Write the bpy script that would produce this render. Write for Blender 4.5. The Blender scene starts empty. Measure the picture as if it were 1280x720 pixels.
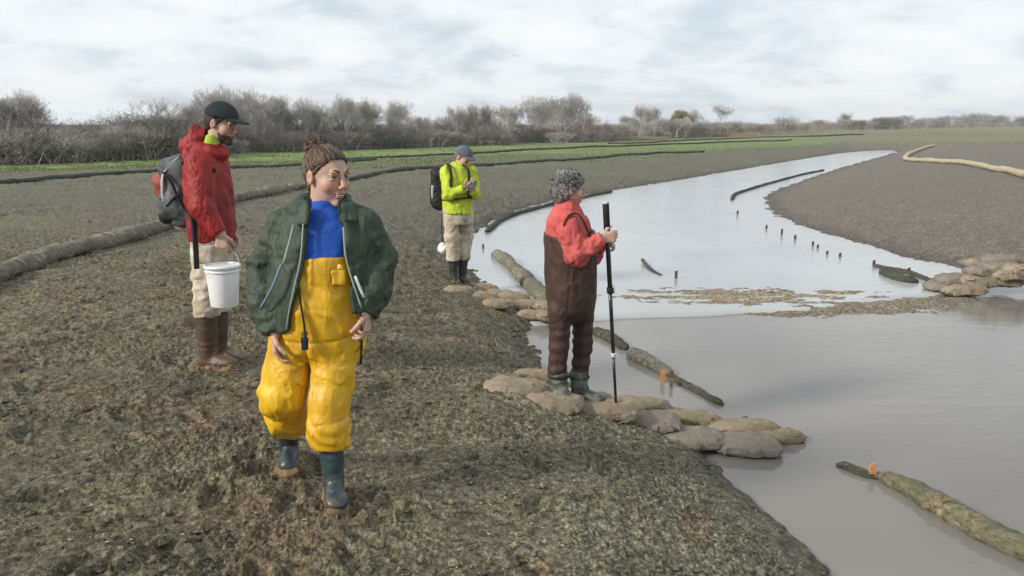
import bpy, math, random
import numpy as np
from mathutils import Vector, Matrix
random.seed(7)
rng = np.random.default_rng(11)
sc = bpy.context.scene
COL = sc.collection
F32 = np.float32

# ------------------------------------------------------------------ camera
CAM_H = 1.65
PITCH = math.radians(11.05)
FOC = 1050.0
cam_d = bpy.data.cameras.new('camera'); cam = bpy.data.objects.new('camera', cam_d)
COL.objects.link(cam); sc.camera = cam
cam.location = (0, 0, CAM_H); cam.rotation_euler = (math.radians(90) - PITCH, 0, 0)
cam_d.sensor_width = 36; cam_d.lens = FOC / 1280 * 36
cam_d.clip_start = 0.05; cam_d.clip_end = 6000
CP, SP = math.cos(PITCH), math.sin(PITCH)

def ray(px, py):
    u = (px - 640) / FOC; v = (py - 360) / FOC
    return np.array([u, CP - v * SP, -SP - v * CP])
def at(px, py, z):
    r = ray(px, py); t = (z - CAM_H) / r[2]
    return np.array([0, 0, CAM_H]) + r * t
def at_y(px, py, y):
    r = ray(px, py); return np.array([0, 0, CAM_H]) + r * (y / r[1])

# ------------------------------------------------------------------ noise
def _hash(i, j, k, seed):
    n = (i.astype(np.int64) * 374761393 + j.astype(np.int64) * 668265263 + k.astype(np.int64) * 2147483647 + seed * 144269504) & 0xffffffff
    n = ((n ^ (n >> 13)) * 1274126177) & 0xffffffff
    n = n ^ (n >> 16)
    return (n & 0xffff).astype(F32) / 65535.0
def vnoise3(P, seed=0):
    P = np.asarray(P, F32); I = np.floor(P); f = P - I; I = I.astype(np.int64)
    f = f * f * f * (f * (f * 6 - 15) + 10)
    r = 0
    for a in (0, 1):
        wx = f[:, 0] if a else 1 - f[:, 0]
        for b in (0, 1):
            wy = f[:, 1] if b else 1 - f[:, 1]
            for c in (0, 1):
                wz = f[:, 2] if c else 1 - f[:, 2]
                r = r + wx * wy * wz * _hash(I[:, 0] + a, I[:, 1] + b, I[:, 2] + c, seed)
    return r * 2 - 1
def vnoise2(x, y, seed=0):
    ix = np.floor(x); iy = np.floor(y); fx = (x - ix).astype(F32); fy = (y - iy).astype(F32)
    ix = ix.astype(np.int64); iy = iy.astype(np.int64); z = np.zeros_like(ix)
    fx = fx * fx * fx * (fx * (fx * 6 - 15) + 10); fy = fy * fy * fy * (fy * (fy * 6 - 15) + 10)
    a = _hash(ix, iy, z, seed); b = _hash(ix + 1, iy, z, seed); c = _hash(ix, iy + 1, z, seed); d = _hash(ix + 1, iy + 1, z, seed)
    return ((a * (1 - fx) + b * fx) * (1 - fy) + (c * (1 - fx) + d * fx) * fy) * 2 - 1
def fbm2(x, y, octs=4, seed=0, gain=.5):
    r = 0; a = 1; t = 0
    for o in range(octs):
        r = r + a * vnoise2(x, y, seed + o * 17); t += a; a *= gain
        x, y = x * 1.9 + y * .6 + 13.1, y * 1.9 - x * .6 + 7.7
    return r / t
def fbm3(P, octs=3, seed=0):
    r = 0; a = 1; t = 0
    for o in range(octs):
        r = r + a * vnoise3(P, seed + o * 17); t += a; a *= .5; P = P * 2.03 + 5.3
    return r / t
def sstep(a, b, x):
    t = np.clip((x - a) / (b - a), 0, 1); return t * t * (3 - 2 * t)

# ------------------------------------------------------------------ mesh helpers
def mesh_np(name, V, Fc, mat, parent=None, col=None, smooth=True, loc=None):
    """V (n,3) world; Fc (m,3|4) int array or list of arrays"""
    V = np.asarray(V, F32)
    base = np.zeros(3, F32)
    if parent is not None: base = np.array(parent_world(parent), F32)
    elif loc is not None: base = np.array(loc, F32)
    me = bpy.data.meshes.new(name)
    arrs = Fc if isinstance(Fc, list) else [Fc]
    arrs = [np.asarray(a, np.int32) for a in arrs if len(a)]
    me.vertices.add(len(V)); me.vertices.foreach_set('co', (V - base).ravel())
    idx = np.concatenate([a.ravel() for a in arrs])
    tot = np.concatenate([np.full(len(a), a.shape[1], np.int32) for a in arrs])
    st = np.concatenate([[0], np.cumsum(tot)[:-1]]).astype(np.int32)
    me.loops.add(len(idx)); me.loops.foreach_set('vertex_index', idx)
    me.polygons.add(len(tot)); me.polygons.foreach_set('loop_start', st)
    me.polygons.foreach_set('use_smooth', np.full(len(tot), smooth, bool))
    if col is not None:
        at_ = me.color_attributes.new('Col', 'FLOAT_COLOR', 'POINT')
        c = np.ones((len(V), 4), F32); c[:, :3] = col
        at_.data.foreach_set('color', c.ravel())
    me.update(calc_edges=True); me.validate()
    if mat: me.materials.append(mat)
    o = bpy.data.objects.new(name, me); COL.objects.link(o)
    if parent is not None: o.parent = parent
    elif loc is not None: o.location = loc
    return o
def parent_world(p):
    v = Vector((0, 0, 0))
    while p is not None: v = v + p.location; p = p.parent
    return v
def tag(o, label=None, cat=None, group=None, kind=None):
    if label: o['label'] = label
    if cat: o['category'] = cat
    if group: o['group'] = group
    if kind: o['kind'] = kind
    return o
def empty(name, loc, label, cat, group=None):
    o = bpy.data.objects.new(name, None); COL.objects.link(o); o.location = tuple(float(v) for v in loc); o.empty_display_size = .1
    return tag(o, label, cat, group)
def copy_tree(o, parent=None):
    c = o.copy(); COL.objects.link(c)
    if parent is not None: c.parent = parent
    for ch in list(o.children): copy_tree(ch, c)
    return c
def join_parts(parts):
    Vs, Fs, Cs, n = [], [], [], 0
    for p in parts:
        V, Fc = p[0], p[1]
        Vs.append(V)
        for a in (Fc if isinstance(Fc, list) else [Fc]):
            if len(a): Fs.append(np.asarray(a) + n)
        if len(p) > 2: Cs.append(np.broadcast_to(p[2], V.shape))
        n += len(V)
    return np.concatenate(Vs), Fs, (np.concatenate(Cs) if Cs else None)

def tube(pts, rad, ns=10, cap=True, flat=1.0):
    """sweep along polyline; rad scalar or list; returns V, [quads, tris]"""
    pts = np.asarray(pts, float); n = len(pts); rad = np.broadcast_to(rad, (n,))
    T = np.gradient(pts, axis=0); T /= np.linalg.norm(T, axis=1)[:, None] + 1e-9
    up = np.array([0, 0, 1.0]) if abs(T[0][2]) < .9 else np.array([1.0, 0, 0])
    V = []; N = up
    for i in range(n):
        N = N - T[i] * N.dot(T[i]); N /= np.linalg.norm(N) + 1e-9
        B = np.cross(T[i], N)
        a = np.arange(ns) / ns * 2 * np.pi
        V.append(pts[i] + rad[i] * (np.cos(a)[:, None] * N * flat + np.sin(a)[:, None] * B))
    V = np.concatenate(V)
    i = np.arange(n - 1)[:, None] * ns; j = np.arange(ns)[None]; j2 = (j + 1) % ns
    Q = np.stack([i + j, i + j2, i + ns + j2, i + ns + j], -1).reshape(-1, 4)
    Fs = [Q[:, ::-1]]
    if cap:
        V = np.concatenate([V, pts[:1], pts[-1:]]); c0 = n * ns; c1 = c0 + 1
        j = np.arange(ns); j2 = (j + 1) % ns
        Fs.append(np.stack([np.full(ns, c0), j, j2], -1)[:, ::-1][:, ::-1]); e = (n - 1) * ns
        Fs.append(np.stack([np.full(ns, c1), e + j2, e + j], -1))
    return V, Fs
def smooth_line(pts, step):
    """Catmull-Rom resample"""
    P = np.asarray(pts, float); P = np.vstack([2 * P[0] - P[1], P, 2 * P[-1] - P[-2]]); out = []
    for i in range(1, len(P) - 2):
        p0, p1, p2, p3 = P[i - 1:i + 3]; L = np.linalg.norm(p2 - p1); k = max(2, int(L / step))
        for t in np.arange(k) / k:
            out.append(.5 * (2 * p1 + (p2 - p0) * t + (2 * p0 - 5 * p1 + 4 * p2 - p3) * t * t + (3 * p1 - p0 - 3 * p2 + p3) * t ** 3))
    out.append(P[-2]); return np.array(out)

# ------------------------------------------------------------------ SDF modelling
def rcone(P, a, b, ra, rb):
    a = np.asarray(a, F32); b = np.asarray(b, F32); ab = b - a
    t = np.clip((P - a) @ ab / max(ab @ ab, 1e-9), 0, 1)
    return np.linalg.norm(P - a - t[:, None] * ab, axis=1) - (ra + (rb - ra) * t)
def ell(P, c, r, R=None):
    q = P - np.asarray(c, F32)
    if R is not None: q = q @ R
    r = np.asarray(r, F32); k0 = np.linalg.norm(q / r, axis=1); k1 = np.linalg.norm(q / (r * r), axis=1) + 1e-6
    return k0 * (k0 - 1) / k1
def box(P, c, r, rd=.01, R=None):
    q = P - np.asarray(c, F32)
    if R is not None: q = q @ R
    q = np.abs(q) - (np.asarray(r, F32) - rd)
    return np.linalg.norm(np.maximum(q, 0), axis=1) + np.minimum(q.max(1), 0) - rd
def smin(a, b, k):
    h = np.clip(.5 + .5 * (b - a) / k, 0, 1); return b * (1 - h) + a * h - k * h * (1 - h)
def smax(a, b, k): return -smin(-a, -b, k)
def chain(P, pts, rads, k=.02):
    d = None
    for i in range(len(pts) - 1):
        e = rcone(P, pts[i], pts[i + 1], rads[i], rads[i + 1]); d = e if d is None else smin(d, e, k)
    return d
def loft(P, secs, cap=True):
    """secs: rows (z, cx, cy, rx, ry)"""
    S = np.array(sorted(secs), F32); z = P[:, 2]
    cx, cy, rx, ry = (np.interp(z, S[:, 0], S[:, i]) for i in (1, 2, 3, 4))
    d = (np.sqrt(((P[:, 0] - cx) / rx) ** 2 + ((P[:, 1] - cy) / ry) ** 2) - 1) * np.minimum(rx, ry)
    if cap: d = smax(d, np.maximum(S[0, 0] - z, z - S[-1, 0]), .015)
    return d
def basis(f, up=(0, 0, 1)):
    """columns: right(x), forward(y), up(z)"""
    f = np.array(f, float); f /= np.linalg.norm(f); r = np.cross(f, up); r /= np.linalg.norm(r); u = np.cross(r, f)
    return np.stack([r, f, u], 1).astype(F32)

def surfnet(f, lo, hi, h, slack=1.8):
    lo = np.asarray(lo, float); hi = np.asarray(hi, float); B = 4
    nb = np.ceil((hi - lo) / (h * B)).astype(int); n = nb * B + 1
    # coarse block centres
    g = [lo[i] + (np.arange(nb[i]) + .5) * h * B for i in range(3)]
    C = np.stack(np.meshgrid(*g, indexing='ij'), -1).reshape(-1, 3).astype(F32)
    dc = f(C).reshape(nb); rad = h * B * .87 * slack + .015
    act = np.abs(dc) < rad
    D = np.repeat(np.repeat(np.repeat(np.where(dc < 0, -1e3, 1e3), B, 0), B, 1), B, 2)
    D = np.pad(D, ((0, 1),) * 3, mode='edge').astype(F32)
    m = np.repeat(np.repeat(np.repeat(act, B, 0), B, 1), B, 2)
    M = np.zeros(n, bool); M[:-1, :-1, :-1] |= m
    M2 = M.copy()
    for ax in range(3):
        s = [slice(None)] * 3; s[ax] = slice(1, None); t = [slice(None)] * 3; t[ax] = slice(0, -1)
        M2[tuple(s)] |= M2[tuple(t)]
    I = np.argwhere(M2)
    D[M2] = f((lo + I * h).astype(F32))
    D[0] = np.maximum(D[0], 1e-4); D[-1] = np.maximum(D[-1], 1e-4); D[:, 0] = np.maximum(D[:, 0], 1e-4); D[:, -1] = np.maximum(D[:, -1], 1e-4)
    D[:, :, 0] = np.maximum(D[:, :, 0], 1e-4); D[:, :, -1] = np.maximum(D[:, :, -1], 1e-4)
    ins = D < 0
    acc = np.zeros(tuple(n - 1) + (3,), F32); cnt = np.zeros(tuple(n - 1), F32)
    quads_src = []
    N = n
    for ax in range(3):
        a = [slice(None)] * 3; b = [slice(None)] * 3; a[ax] = slice(0, -1); b[ax] = slice(1, None)
        A_ = D[tuple(a)]; B_ = D[tuple(b)]; cr = ins[tuple(a)] != ins[tuple(b)]
        E = np.argwhere(cr); va = A_[cr]; vb = B_[cr]
        big = (np.abs(va) > 100) | (np.abs(vb) > 100)
        t = np.where(big, .5, va / (va - vb + 1e-12)); p = E.astype(F32); p[:, ax] += t
        o1, o2 = [i for i in range(3) if i != ax]
        for d1 in (0, -1):
            for d2 in (0, -1):
                Cc = E.copy(); Cc[:, o1] += d1; Cc[:, o2] += d2
                ok = (Cc[:, o1] >= 0) & (Cc[:, o2] >= 0) & (Cc[:, o1] < N[o1] - 1) & (Cc[:, o2] < N[o2] - 1)
                c_ = Cc[ok]; lin = np.ravel_multi_index(c_.T, tuple(n - 1))
                fl = acc.reshape(-1, 3)
                for q in range(3): fl[:, q] += np.bincount(lin, p[ok][:, q], minlength=len(fl)).astype(F32)
                cnt.reshape(-1)[:] += np.bincount(lin, minlength=len(fl)).astype(F32)
        quads_src.append((ax, E, ins[tuple(a)][cr]))
    has = cnt > 0; ids = np.full(tuple(n - 1), -1, np.int64); ids[has] = np.arange(has.sum())
    V = lo + acc[has] / cnt[has][:, None] * h
    Q = []
    for ax, E, fl in quads_src:
        o1, o2 = [(1, 2), (2, 0), (0, 1)][ax]
        ok = (E[:, o1] > 0) & (E[:, o2] > 0) & (E[:, o1] < N[o1] - 1) & (E[:, o2] < N[o2] - 1)
        E = E[ok]; fl = fl[ok]; q = []
        for d1, d2 in ((-1, -1), (0, -1), (0, 0), (-1, 0)):
            c_ = E.copy(); c_[:, o1] += d1; c_[:, o2] += d2; q.append(ids[tuple(c_.T)])
        q = np.stack(q, -1); q[~fl] = q[~fl][:, ::-1]; Q.append(q)
    Q = np.concatenate(Q) if Q else np.zeros((0, 4), int)
    Q = Q[(Q >= 0).all(1)]
    return V.astype(F32), Q
def sdf_obj(name, f, lo, hi, h, mat, parent=None, colf=None, loc=None):
    V, Q = surfnet(f, lo, hi, h)
    return mesh_np(name, V, Q, mat, parent, col=(colf(V) if colf else None), loc=loc)

# ------------------------------------------------------------------ materials
def new_mat(name):
    m = bpy.data.materials.new(name); m.use_nodes = True; nt = m.node_tree
    return m, nt, nt.nodes['Principled BSDF']
def nd(nt, typ, **kw):
    n = nt.nodes.new(typ)
    for k, v in kw.items():
        if hasattr(n, k): setattr(n, k, v)
        else: n.inputs[k.replace('_', ' ')].default_value = v
    return n
def noise_node(nt, scale, detail=4, rough=.5, vec=None):
    n = nt.nodes.new('ShaderNodeTexNoise'); n.inputs['Scale'].default_value = scale; n.inputs['Detail'].default_value = detail; n.inputs['Roughness'].default_value = rough
    if vec is not None: nt.links.new(vec, n.inputs['Vector'])
    return n
def ramp(nt, fac, stops):
    r = nt.nodes.new('ShaderNodeValToRGB'); cr = r.color_ramp
    while len(cr.elements) < len(stops): cr.elements.new(.5)
    for e, (p, c) in zip(cr.elements, stops):
        e.position = p; e.color = (c[0], c[1], c[2], 1) if hasattr(c, '__len__') else (c, c, c, 1)
    nt.links.new(fac, r.inputs['Fac']); return r
def mixc(nt, a, b, fac, mode='MIX'):
    m = nt.nodes.new('ShaderNodeMix'); m.data_type = 'RGBA'; m.blend_type = mode
    for s, v in ((m.inputs[0], fac), (m.inputs[6], a), (m.inputs[7], b)):
        if hasattr(v, 'links'): nt.links.new(v, s)
        elif hasattr(v, '__len__'): s.default_value = (*v, 1)
        else: s.default_value = v
    return m.outputs[2]
def cloth(name, col, rough=.85, var=.25, weave=0, crease=0, bump=.3, bscale=60, col2=None, spec=.3, attr=False, dirt=0, spotscale=6):
    m, nt, bs = new_mat(name); tc = nt.nodes.new('ShaderNodeTexCoord').outputs['Object']
    n1 = noise_node(nt, spotscale, 5, .6, tc)
    c2 = col2 or tuple(c * (1 - var) for c in col); c1 = tuple(min(1, c * (1 + var * .5)) for c in col)
    r = ramp(nt, n1.outputs['Fac'], [(.35, c2), (.65, c1)]); out = r.outputs['Color']
    if attr:
        a = nt.nodes.new('ShaderNodeAttribute'); a.attribute_name = 'Col'
        out = mixc(nt, out, a.outputs['Color'], 1.0, 'MULTIPLY')
    if dirt:
        n3 = noise_node(nt, 9, 6, .7, tc); rr = ramp(nt, n3.outputs['Fac'], [(.52, 0), (.62, dirt)])
        out = mixc(nt, out, (.12, .085, .055), rr.outputs['Color'])
    nt.links.new(out, bs.inputs['Base Color']); bs.inputs['Roughness'].default_value = rough
    bs.inputs['Specular IOR Level'].default_value = spec
    n2 = noise_node(nt, bscale, 4, .6, tc); b = nt.nodes.new('ShaderNodeBump'); b.inputs['Strength'].default_value = bump; b.inputs['Distance'].default_value = .006
    nt.links.new(n2.outputs['Fac'], b.inputs['Height']); last = b
    if crease:
        mpp = nt.nodes.new('ShaderNodeMapping'); nt.links.new(tc, mpp.inputs['Vector']); mpp.inputs['Scale'].default_value = (1, 1, .4); mpp.inputs['Rotation'].default_value = (0, .35, 0)
        for sc_, di in ((6, .020), (15, .007)):
            nz = noise_node(nt, sc_, 2, .5, mpp.outputs['Vector']); nz.inputs['Distortion'].default_value = .5
            rp = ramp(nt, nz.outputs['Fac'], [(.36, 0), (.47, .75), (.5, 1), (.53, .75), (.64, 0)]); rp.color_ramp.interpolation = 'EASE'
            bb = nt.nodes.new('ShaderNodeBump'); bb.inputs['Strength'].default_value = crease * .55; bb.inputs['Distance'].default_value = di
            nt.links.new(rp.outputs['Color'], bb.inputs['Height']); nt.links.new(last.outputs['Normal'], bb.inputs['Normal']); last = bb
    nt.links.new(last.outputs['Normal'], bs.inputs['Normal'])
    return m
# ------------------------------------------------------------------ river, terrain
WL = -0.50          # lower pool
WU = -0.46          # upstream reach, just above the submerged dam
left_bank_px = [(1130, 790), (1045, 722), (1000, 682), (962, 645), (925, 612), (903, 594), (884, 572), (850, 545), (800, 520), (752, 498), (712, 482), (690, 462), (668, 436), (655, 408), (672, 397)]
left_up_px = [(672, 397), (655, 388), (625, 371), (603, 352), (590, 335), (585, 315), (590, 298), (610, 283), (650, 263), (700, 250), (740, 243), (800, 233), (860, 224), (900, 217), (1000, 200), (1050, 192), (1080, 189), (1112, 187.5)]
right_px = [(1118, 190), (1080, 200), (1040, 211), (1000, 224), (965, 236), (948, 246), (950, 258), (965, 270), (1000, 285), (1050, 300), (1100, 314), (1150, 328), (1200, 337), (1250, 342), (1290, 345), (1400, 338)]
lp = [at(*p, WL)[:2] for p in left_bank_px[:-1]]
lp = [(lp[0][0] + 1.5, -3.0), (lp[0][0] + .35, .8)] + lp
up = [at(*p, WU)[:2] for p in left_up_px]
rp = [at(*p, WU)[:2] for p in right_px]
e = rp[-1]
poly = np.array(lp + up + rp + [(e[0] + 8, e[1] + 1.0), (e[0] + 30, e[1] - 2), (45, -3)], float)

def poly_sd(x, y, poly=poly):
    """signed distance, + outside the water"""
    x = x.ravel(); y = y.ravel(); d2 = np.full(x.shape, 1e12); ins = np.zeros(x.shape, bool); n = len(poly)
    for i in range(n):
        a = poly[i]; b = poly[(i + 1) % n]; e = b - a; wx = x - a[0]; wy = y - a[1]
        t = np.clip((wx * e[0] + wy * e[1]) / (e @ e), 0, 1)
        d2 = np.minimum(d2, (wx - e[0] * t) ** 2 + (wy - e[1] * t) ** 2)
        c = (a[1] > y) != (b[1] > y)
        with np.errstate(divide='ignore', invalid='ignore'):
            xi = (b[0] - a[0]) * (y - a[1]) / (b[1] - a[1]) + a[0]
        ins ^= c & (x < xi)
    return np.sqrt(d2) * np.where(ins, -1, 1)
def centre_x(y): return np.interp(y, [0, 5, 8, 11, 14, 18, 25, 33, 48, 65], [6, 5, 4, 3, 2.7, 2.6, 5, 9, 18.3, 28])
def hbase(x, y, sd=None):
    x = np.asarray(x, float); y = np.asarray(y, float); shp = x.shape
    if sd is None: sd = poly_sd(x, y).reshape(shp)
    right = sstep(-1, 1, (x - centre_x(y)) * .5)
    A = .54 + right * .42; L = 1.15 + right * 4.2 + sstep(12, 40, y) * 2
    dry = WL + .012 + A * (1 - np.exp(-np.maximum(sd, 0) / L))
    wet = WL - .30 * (1 - np.exp(np.minimum(sd, 0) / 1.2))
    h = np.where(sd > 0, dry, wet)
    h = h + .04 * fbm2(x * .35, y * .35, 2, 5) * sstep(.3, 2.5, sd) + .10 * fbm2(x * .06, y * .06, 2, 9) * sstep(3, 12, sd)
    # shallow gravel riffle just upstream of the dam
    c = RIF; d = np.sqrt(((x - c[0]) / 2.3) ** 2 + ((y - c[1]) / .75) ** 2)
    h = np.where(sd < -.1, np.maximum(h, WU - .035 * d ** 2 + .010 + .040 * fbm2(x * 3.5, y * 9, 4, 31, .65)), h)
    return h
RIF = at(930, 371, WU)[:2]
def ground_at(px, py):
    r = ray(px, py); t = np.concatenate([np.arange(1, 30, .02), np.arange(30, 400, .25)])
    X = r[0] * t; Y = r[1] * t; Z = CAM_H + r[2] * t
    h = hbase(X, Y); i = int(np.argmax(Z < h))
    if Z[i] >= h[i]: i = len(t) - 1
    return np.array([X[i], Y[i], h[i]])
def hb1(x, y): return float(hbase(np.array([x]), np.array([y]))[0])

# grid: polar round the photographer, fine in front, coarse elsewhere, out to the horizon
ang_f = np.radians(np.linspace(-38, 38, 1150)); ang_c = np.radians(np.concatenate([np.linspace(38.7, 321.3, 210)]))
ang = np.concatenate([ang_f, ang_c]); na = len(ang)
rr = [1.6]
while rr[-1] < 2500:
    s = 1.0024 if rr[-1] < 9 else 1.0034 if rr[-1] < 14 else (1.006 if rr[-1] < 45 else (1.015 if rr[-1] < 130 else 1.06))
    rr.append(rr[-1] * s)
rr = np.array([.25, .6, 1.0, 1.3] + rr); nr = len(rr)
AA, RR = np.meshgrid(ang, rr)
X = np.sin(AA) * RR; Y = np.cos(AA) * RR
SD = poly_sd(X, Y).reshape(X.shape)
# ragged shoreline
SDn = SD + (.07 * fbm2(X * 2.5, Y * 2.5, 3, 77) + .03 * vnoise2(X * 14, Y * 14, 78)) * np.clip(RR / 5, .5, 2.5)
H = hbase(X, Y, SDn)
right = sstep(-1, 1, (X - centre_x(Y)) * .5)
# churned mud: clods, ruts, trampled patches
amp = sstep(-.02, .5, SDn) * (1 - .55 * right) * np.interp(RR, [0, 12, 40, 80], [1, 1, 1.3, 0])
ca, sa = math.cos(.45), math.sin(.45)
u = X * ca + Y * sa; v = -X * sa + Y * ca            # streaks run up to the right
billow = 1 - np.abs(fbm2(u * 5.0, v * 8.5, 3, 3)) * 2.2
clod = np.abs(fbm2(X * 23, Y * 23, 3, 21, .75))
patch_ = .25 + .95 * sstep(-.35, .35, fbm2(X * 1.3 + 5, Y * 1.3, 4, 43))
rut = np.maximum(0, 1 - np.abs(fbm2(u * .9, v * 4.2, 3, 13)) * 5) * sstep(-.1, .35, fbm2(X * .5, Y * .5 + 8, 2, 14))
fine = np.abs(vnoise2(X * 40, Y * 40, 25)) * np.interp(RR, [7, 10], [1.3, .4])
rough = sstep(-.25, .35, fbm2(X * .7 + 3, Y * .7, 3, 41))     # where it has been trampled
leftish = sstep(.5, -1.8, X - (Y - 3) * .05)
tr = np.clip(.35 + .65 * rough * leftish + .15 * leftish, 0, 1)
H += amp * (.026 * tr * (billow - .3) - .045 * rut * (.3 + leftish) + .024 * clod * (.6 + .5 * tr) * patch_ + .012 * fine * patch_ + .026 * tr * fbm2(X * 2.2, Y * 2.2, 2, 51))
# footprints
FP = []
for k in range(170):
    yy = rng.uniform(2.4, 14); xx = rng.uniform(-.62, .12) * yy
    FP.append((xx, yy, rng.uniform(0, math.pi)))
X0 = X.copy()
sub = (RR > 2) & (RR < 16) & (np.abs(AA) < .68)
xs, ys = X[sub], Y[sub]; dh = np.zeros(xs.shape)
for (fx, fy, fa) in FP:
    near = (np.abs(xs - fx) < .3) & (np.abs(ys - fy) < .3)
    if not near.any(): continue
    a_ = (xs[near] - fx) * math.cos(fa) + (ys[near] - fy) * math.sin(fa); b_ = -(xs[near] - fx) * math.sin(fa) + (ys[near] - fy) * math.cos(fa)
    q = np.sqrt((a_ / .14) ** 2 + (b_ / .055) ** 2)
    dh[near] += -.030 * (1 - sstep(.5, 1.0, q)) + .014 * np.exp(-((q - 1.25) / .25) ** 2)
H[sub] += dh * amp[sub]
V = np.stack([X, Y, H], -1).reshape(-1, 3)
i = np.arange(nr - 1)[:, None] * na; j = np.arange(na)[None]; j2 = (j + 1) % na
Q = np.stack([i + j, i + na + j, i + na + j2, i + j2], -1).reshape(-1, 4)

# --- base colours of the ground (what the material itself is: wet mud, algae film, moss, grass)
def px_line_dist(x, y, pxs, z=0.0):
    """signed 'beyond' distance in y of a curve through projected points"""
    p = np.array([at(a, b, z)[:2] for a, b in pxs]); az = np.arctan2(p[:, 0], p[:, 1]); R_ = np.hypot(p[:, 0], p[:, 1])
    o = np.argsort(az); A2 = np.arctan2(x, y); return np.interp(A2, az[o], R_[o])
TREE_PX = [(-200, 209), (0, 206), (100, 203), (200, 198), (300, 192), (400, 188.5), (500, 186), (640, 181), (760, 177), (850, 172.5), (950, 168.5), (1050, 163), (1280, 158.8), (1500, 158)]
GR_LO = [(-200, 216), (0, 213), (200, 206.5), (300, 201), (400, 203), (640, 192), (760, 191), (900, 186), (1000, 181), (1060, 178), (1160, 179), (1280, 181), (1500, 183)]
GR_LO2 = [(-200, 219), (0, 216), (200, 211), (300, 211), (440, 214), (560, 208), (680, 205), (760, 202), (900, 190), (1000, 183), (1060, 180), (1160, 181), (1280, 183), (1500, 185)]
R_ = np.hypot(X, Y)
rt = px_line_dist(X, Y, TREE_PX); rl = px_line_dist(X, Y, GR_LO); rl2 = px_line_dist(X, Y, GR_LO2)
jit = 1 + .06 * fbm2(X * .25, Y * .25, 3, 60)
mudA = np.array([.160, .136, .088]); mudB = np.array([.126, .110, .070]); brown = np.array([.155, .116, .074]); greyR = np.array([.158, .138, .110])
alg = np.array([.142, .138, .096])
n1 = fbm2(X * .8, Y * .8, 4, 61); n2 = fbm2(X * 2.3 + 9, Y * 2.3, 3, 62); n3 = fbm2(X * 7, Y * 7, 2, 63)
def mixn(a, b, t): return a + (b - a) * t[..., None]
C = mixn(np.broadcast_to(mudA, X.shape + (3,)), mudB, sstep(-.3, .4, n1))
nearright = sstep(-1.2, .6, X - .0 * Y) * (1 - sstep(6, 9, Y))
C = mixn(C, alg, np.clip(nearright * (.55 + .6 * n2), 0, 1))
C = mixn(C, brown, sstep(.12, .38, n2 + .25 * n3 - .12 * nearright) * .8 * sstep(.2, .6, SDn))
C = mixn(C, greyR, right * .9)
C = mixn(C, np.array([.16, .12, .095]), right * sstep(.2, .5, n1) * .5)
midleft = (1 - right) * sstep(10, 16, Y)
C = mixn(C, np.array([.145, .132, .096]), midleft * .7)
thin = sstep(.1, .4, fbm2(X * .22, Y * .5, 3, 66))
C = mixn(C, np.array([.15, .175, .08]), midleft * thin * .45)
g2 = sstep(.97, 1.03, R_ * jit / rl2); g1 = sstep(.97, 1.03, R_ * jit / rl)
grassc = mixn(np.broadcast_to(np.array([.125, .18, .058]), X.shape + (3,)), np.array([.17, .23, .07]), sstep(-.3, .4, fbm2(X * .12, Y * .3, 3, 67)))
C = mixn(C, mixn(grassc, np.array([.13, .13, .08]), np.full(X.shape, .35)), g2 * .75 * (1 - right) * (.5 + .5 * sstep(-.2, .3, fbm2(X * .3, Y * .6, 3, 68))))
C = mixn(C, grassc, g1 * (1 - sstep(-6, 14, X - 27)) * .95)
C = mixn(C, mixn(np.broadcast_to(np.array([.155, .16, .085]), X.shape + (3,)), np.array([.19, .165, .10]), sstep(-.2, .3, fbm2(X * .05, Y * .15, 3, 69))), g1 * sstep(-6, 14, X - 27))
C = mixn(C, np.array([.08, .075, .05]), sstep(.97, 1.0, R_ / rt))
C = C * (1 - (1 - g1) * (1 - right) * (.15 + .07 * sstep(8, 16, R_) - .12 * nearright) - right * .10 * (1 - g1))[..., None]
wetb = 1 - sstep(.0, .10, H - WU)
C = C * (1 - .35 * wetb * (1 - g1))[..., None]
C = mixn(C, np.array([.24, .195, .135]), (SDn < 0) * np.exp(-(((X - RIF[0]) / 3.2) ** 2 + ((Y - RIF[1]) / 1.1) ** 2)))

m, nt, bs = new_mat('wet mud and grass field')
a = nt.nodes.new('ShaderNodeAttribute'); a.attribute_name = 'Col'
tc = nt.nodes.new('ShaderNodeTexCoord').outputs['Object']
nA = noise_node(nt, 26, 6, .7, tc); nB = noise_node(nt, 90, 4, .7, tc); nC = noise_node(nt, 3.0, 5, .65, tc)
c = mixc(nt, a.outputs['Color'], ramp(nt, nA.outputs['Fac'], [(.33, .32), (.48, .9), (.66, 1.9)]).outputs['Color'], 1.0, 'MULTIPLY')
c = mixc(nt, c, ramp(nt, nB.outputs['Fac'], [(.34, .42), (.5, 1.0), (.66, 1.75)]).outputs['Color'], 1.0, 'MULTIPLY')
c = mixc(nt, c, ramp(nt, nC.outputs['Fac'], [(.3, .75), (.7, 1.25)]).outputs['Color'], 1.0, 'MULTIPLY')
nt.links.new(c, bs.inputs['Base Color'])
r_ = ramp(nt, nC.outputs['Fac'], [(.3, .55), (.65, .85)]); nt.links.new(r_.outputs['Color'], bs.inputs['Roughness'])
bs.inputs['Specular IOR Level'].default_value = .25
b = nt.nodes.new('ShaderNodeBump'); b.inputs['Strength'].default_value = .9; b.inputs['Distance'].default_value = .02
nt.links.new(nA.outputs['Fac'], b.inputs['Height'])
b2 = nt.nodes.new('ShaderNodeBump'); b2.inputs['Strength'].default_value = .7; b2.inputs['Distance'].default_value = .008
nt.links.new(nB.outputs['Fac'], b2.inputs['Height']); nt.links.new(b.outputs['Normal'], b2.inputs['Normal']); nt.links.new(b2.outputs['Normal'], bs.inputs['Normal'])
M_GROUND = m
gnd = tag(mesh_np('ground', V, Q, m, col=C.reshape(-1, 3)), 'churned muddy field with grass bands, rising from both river banks', kind='structure')
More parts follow.
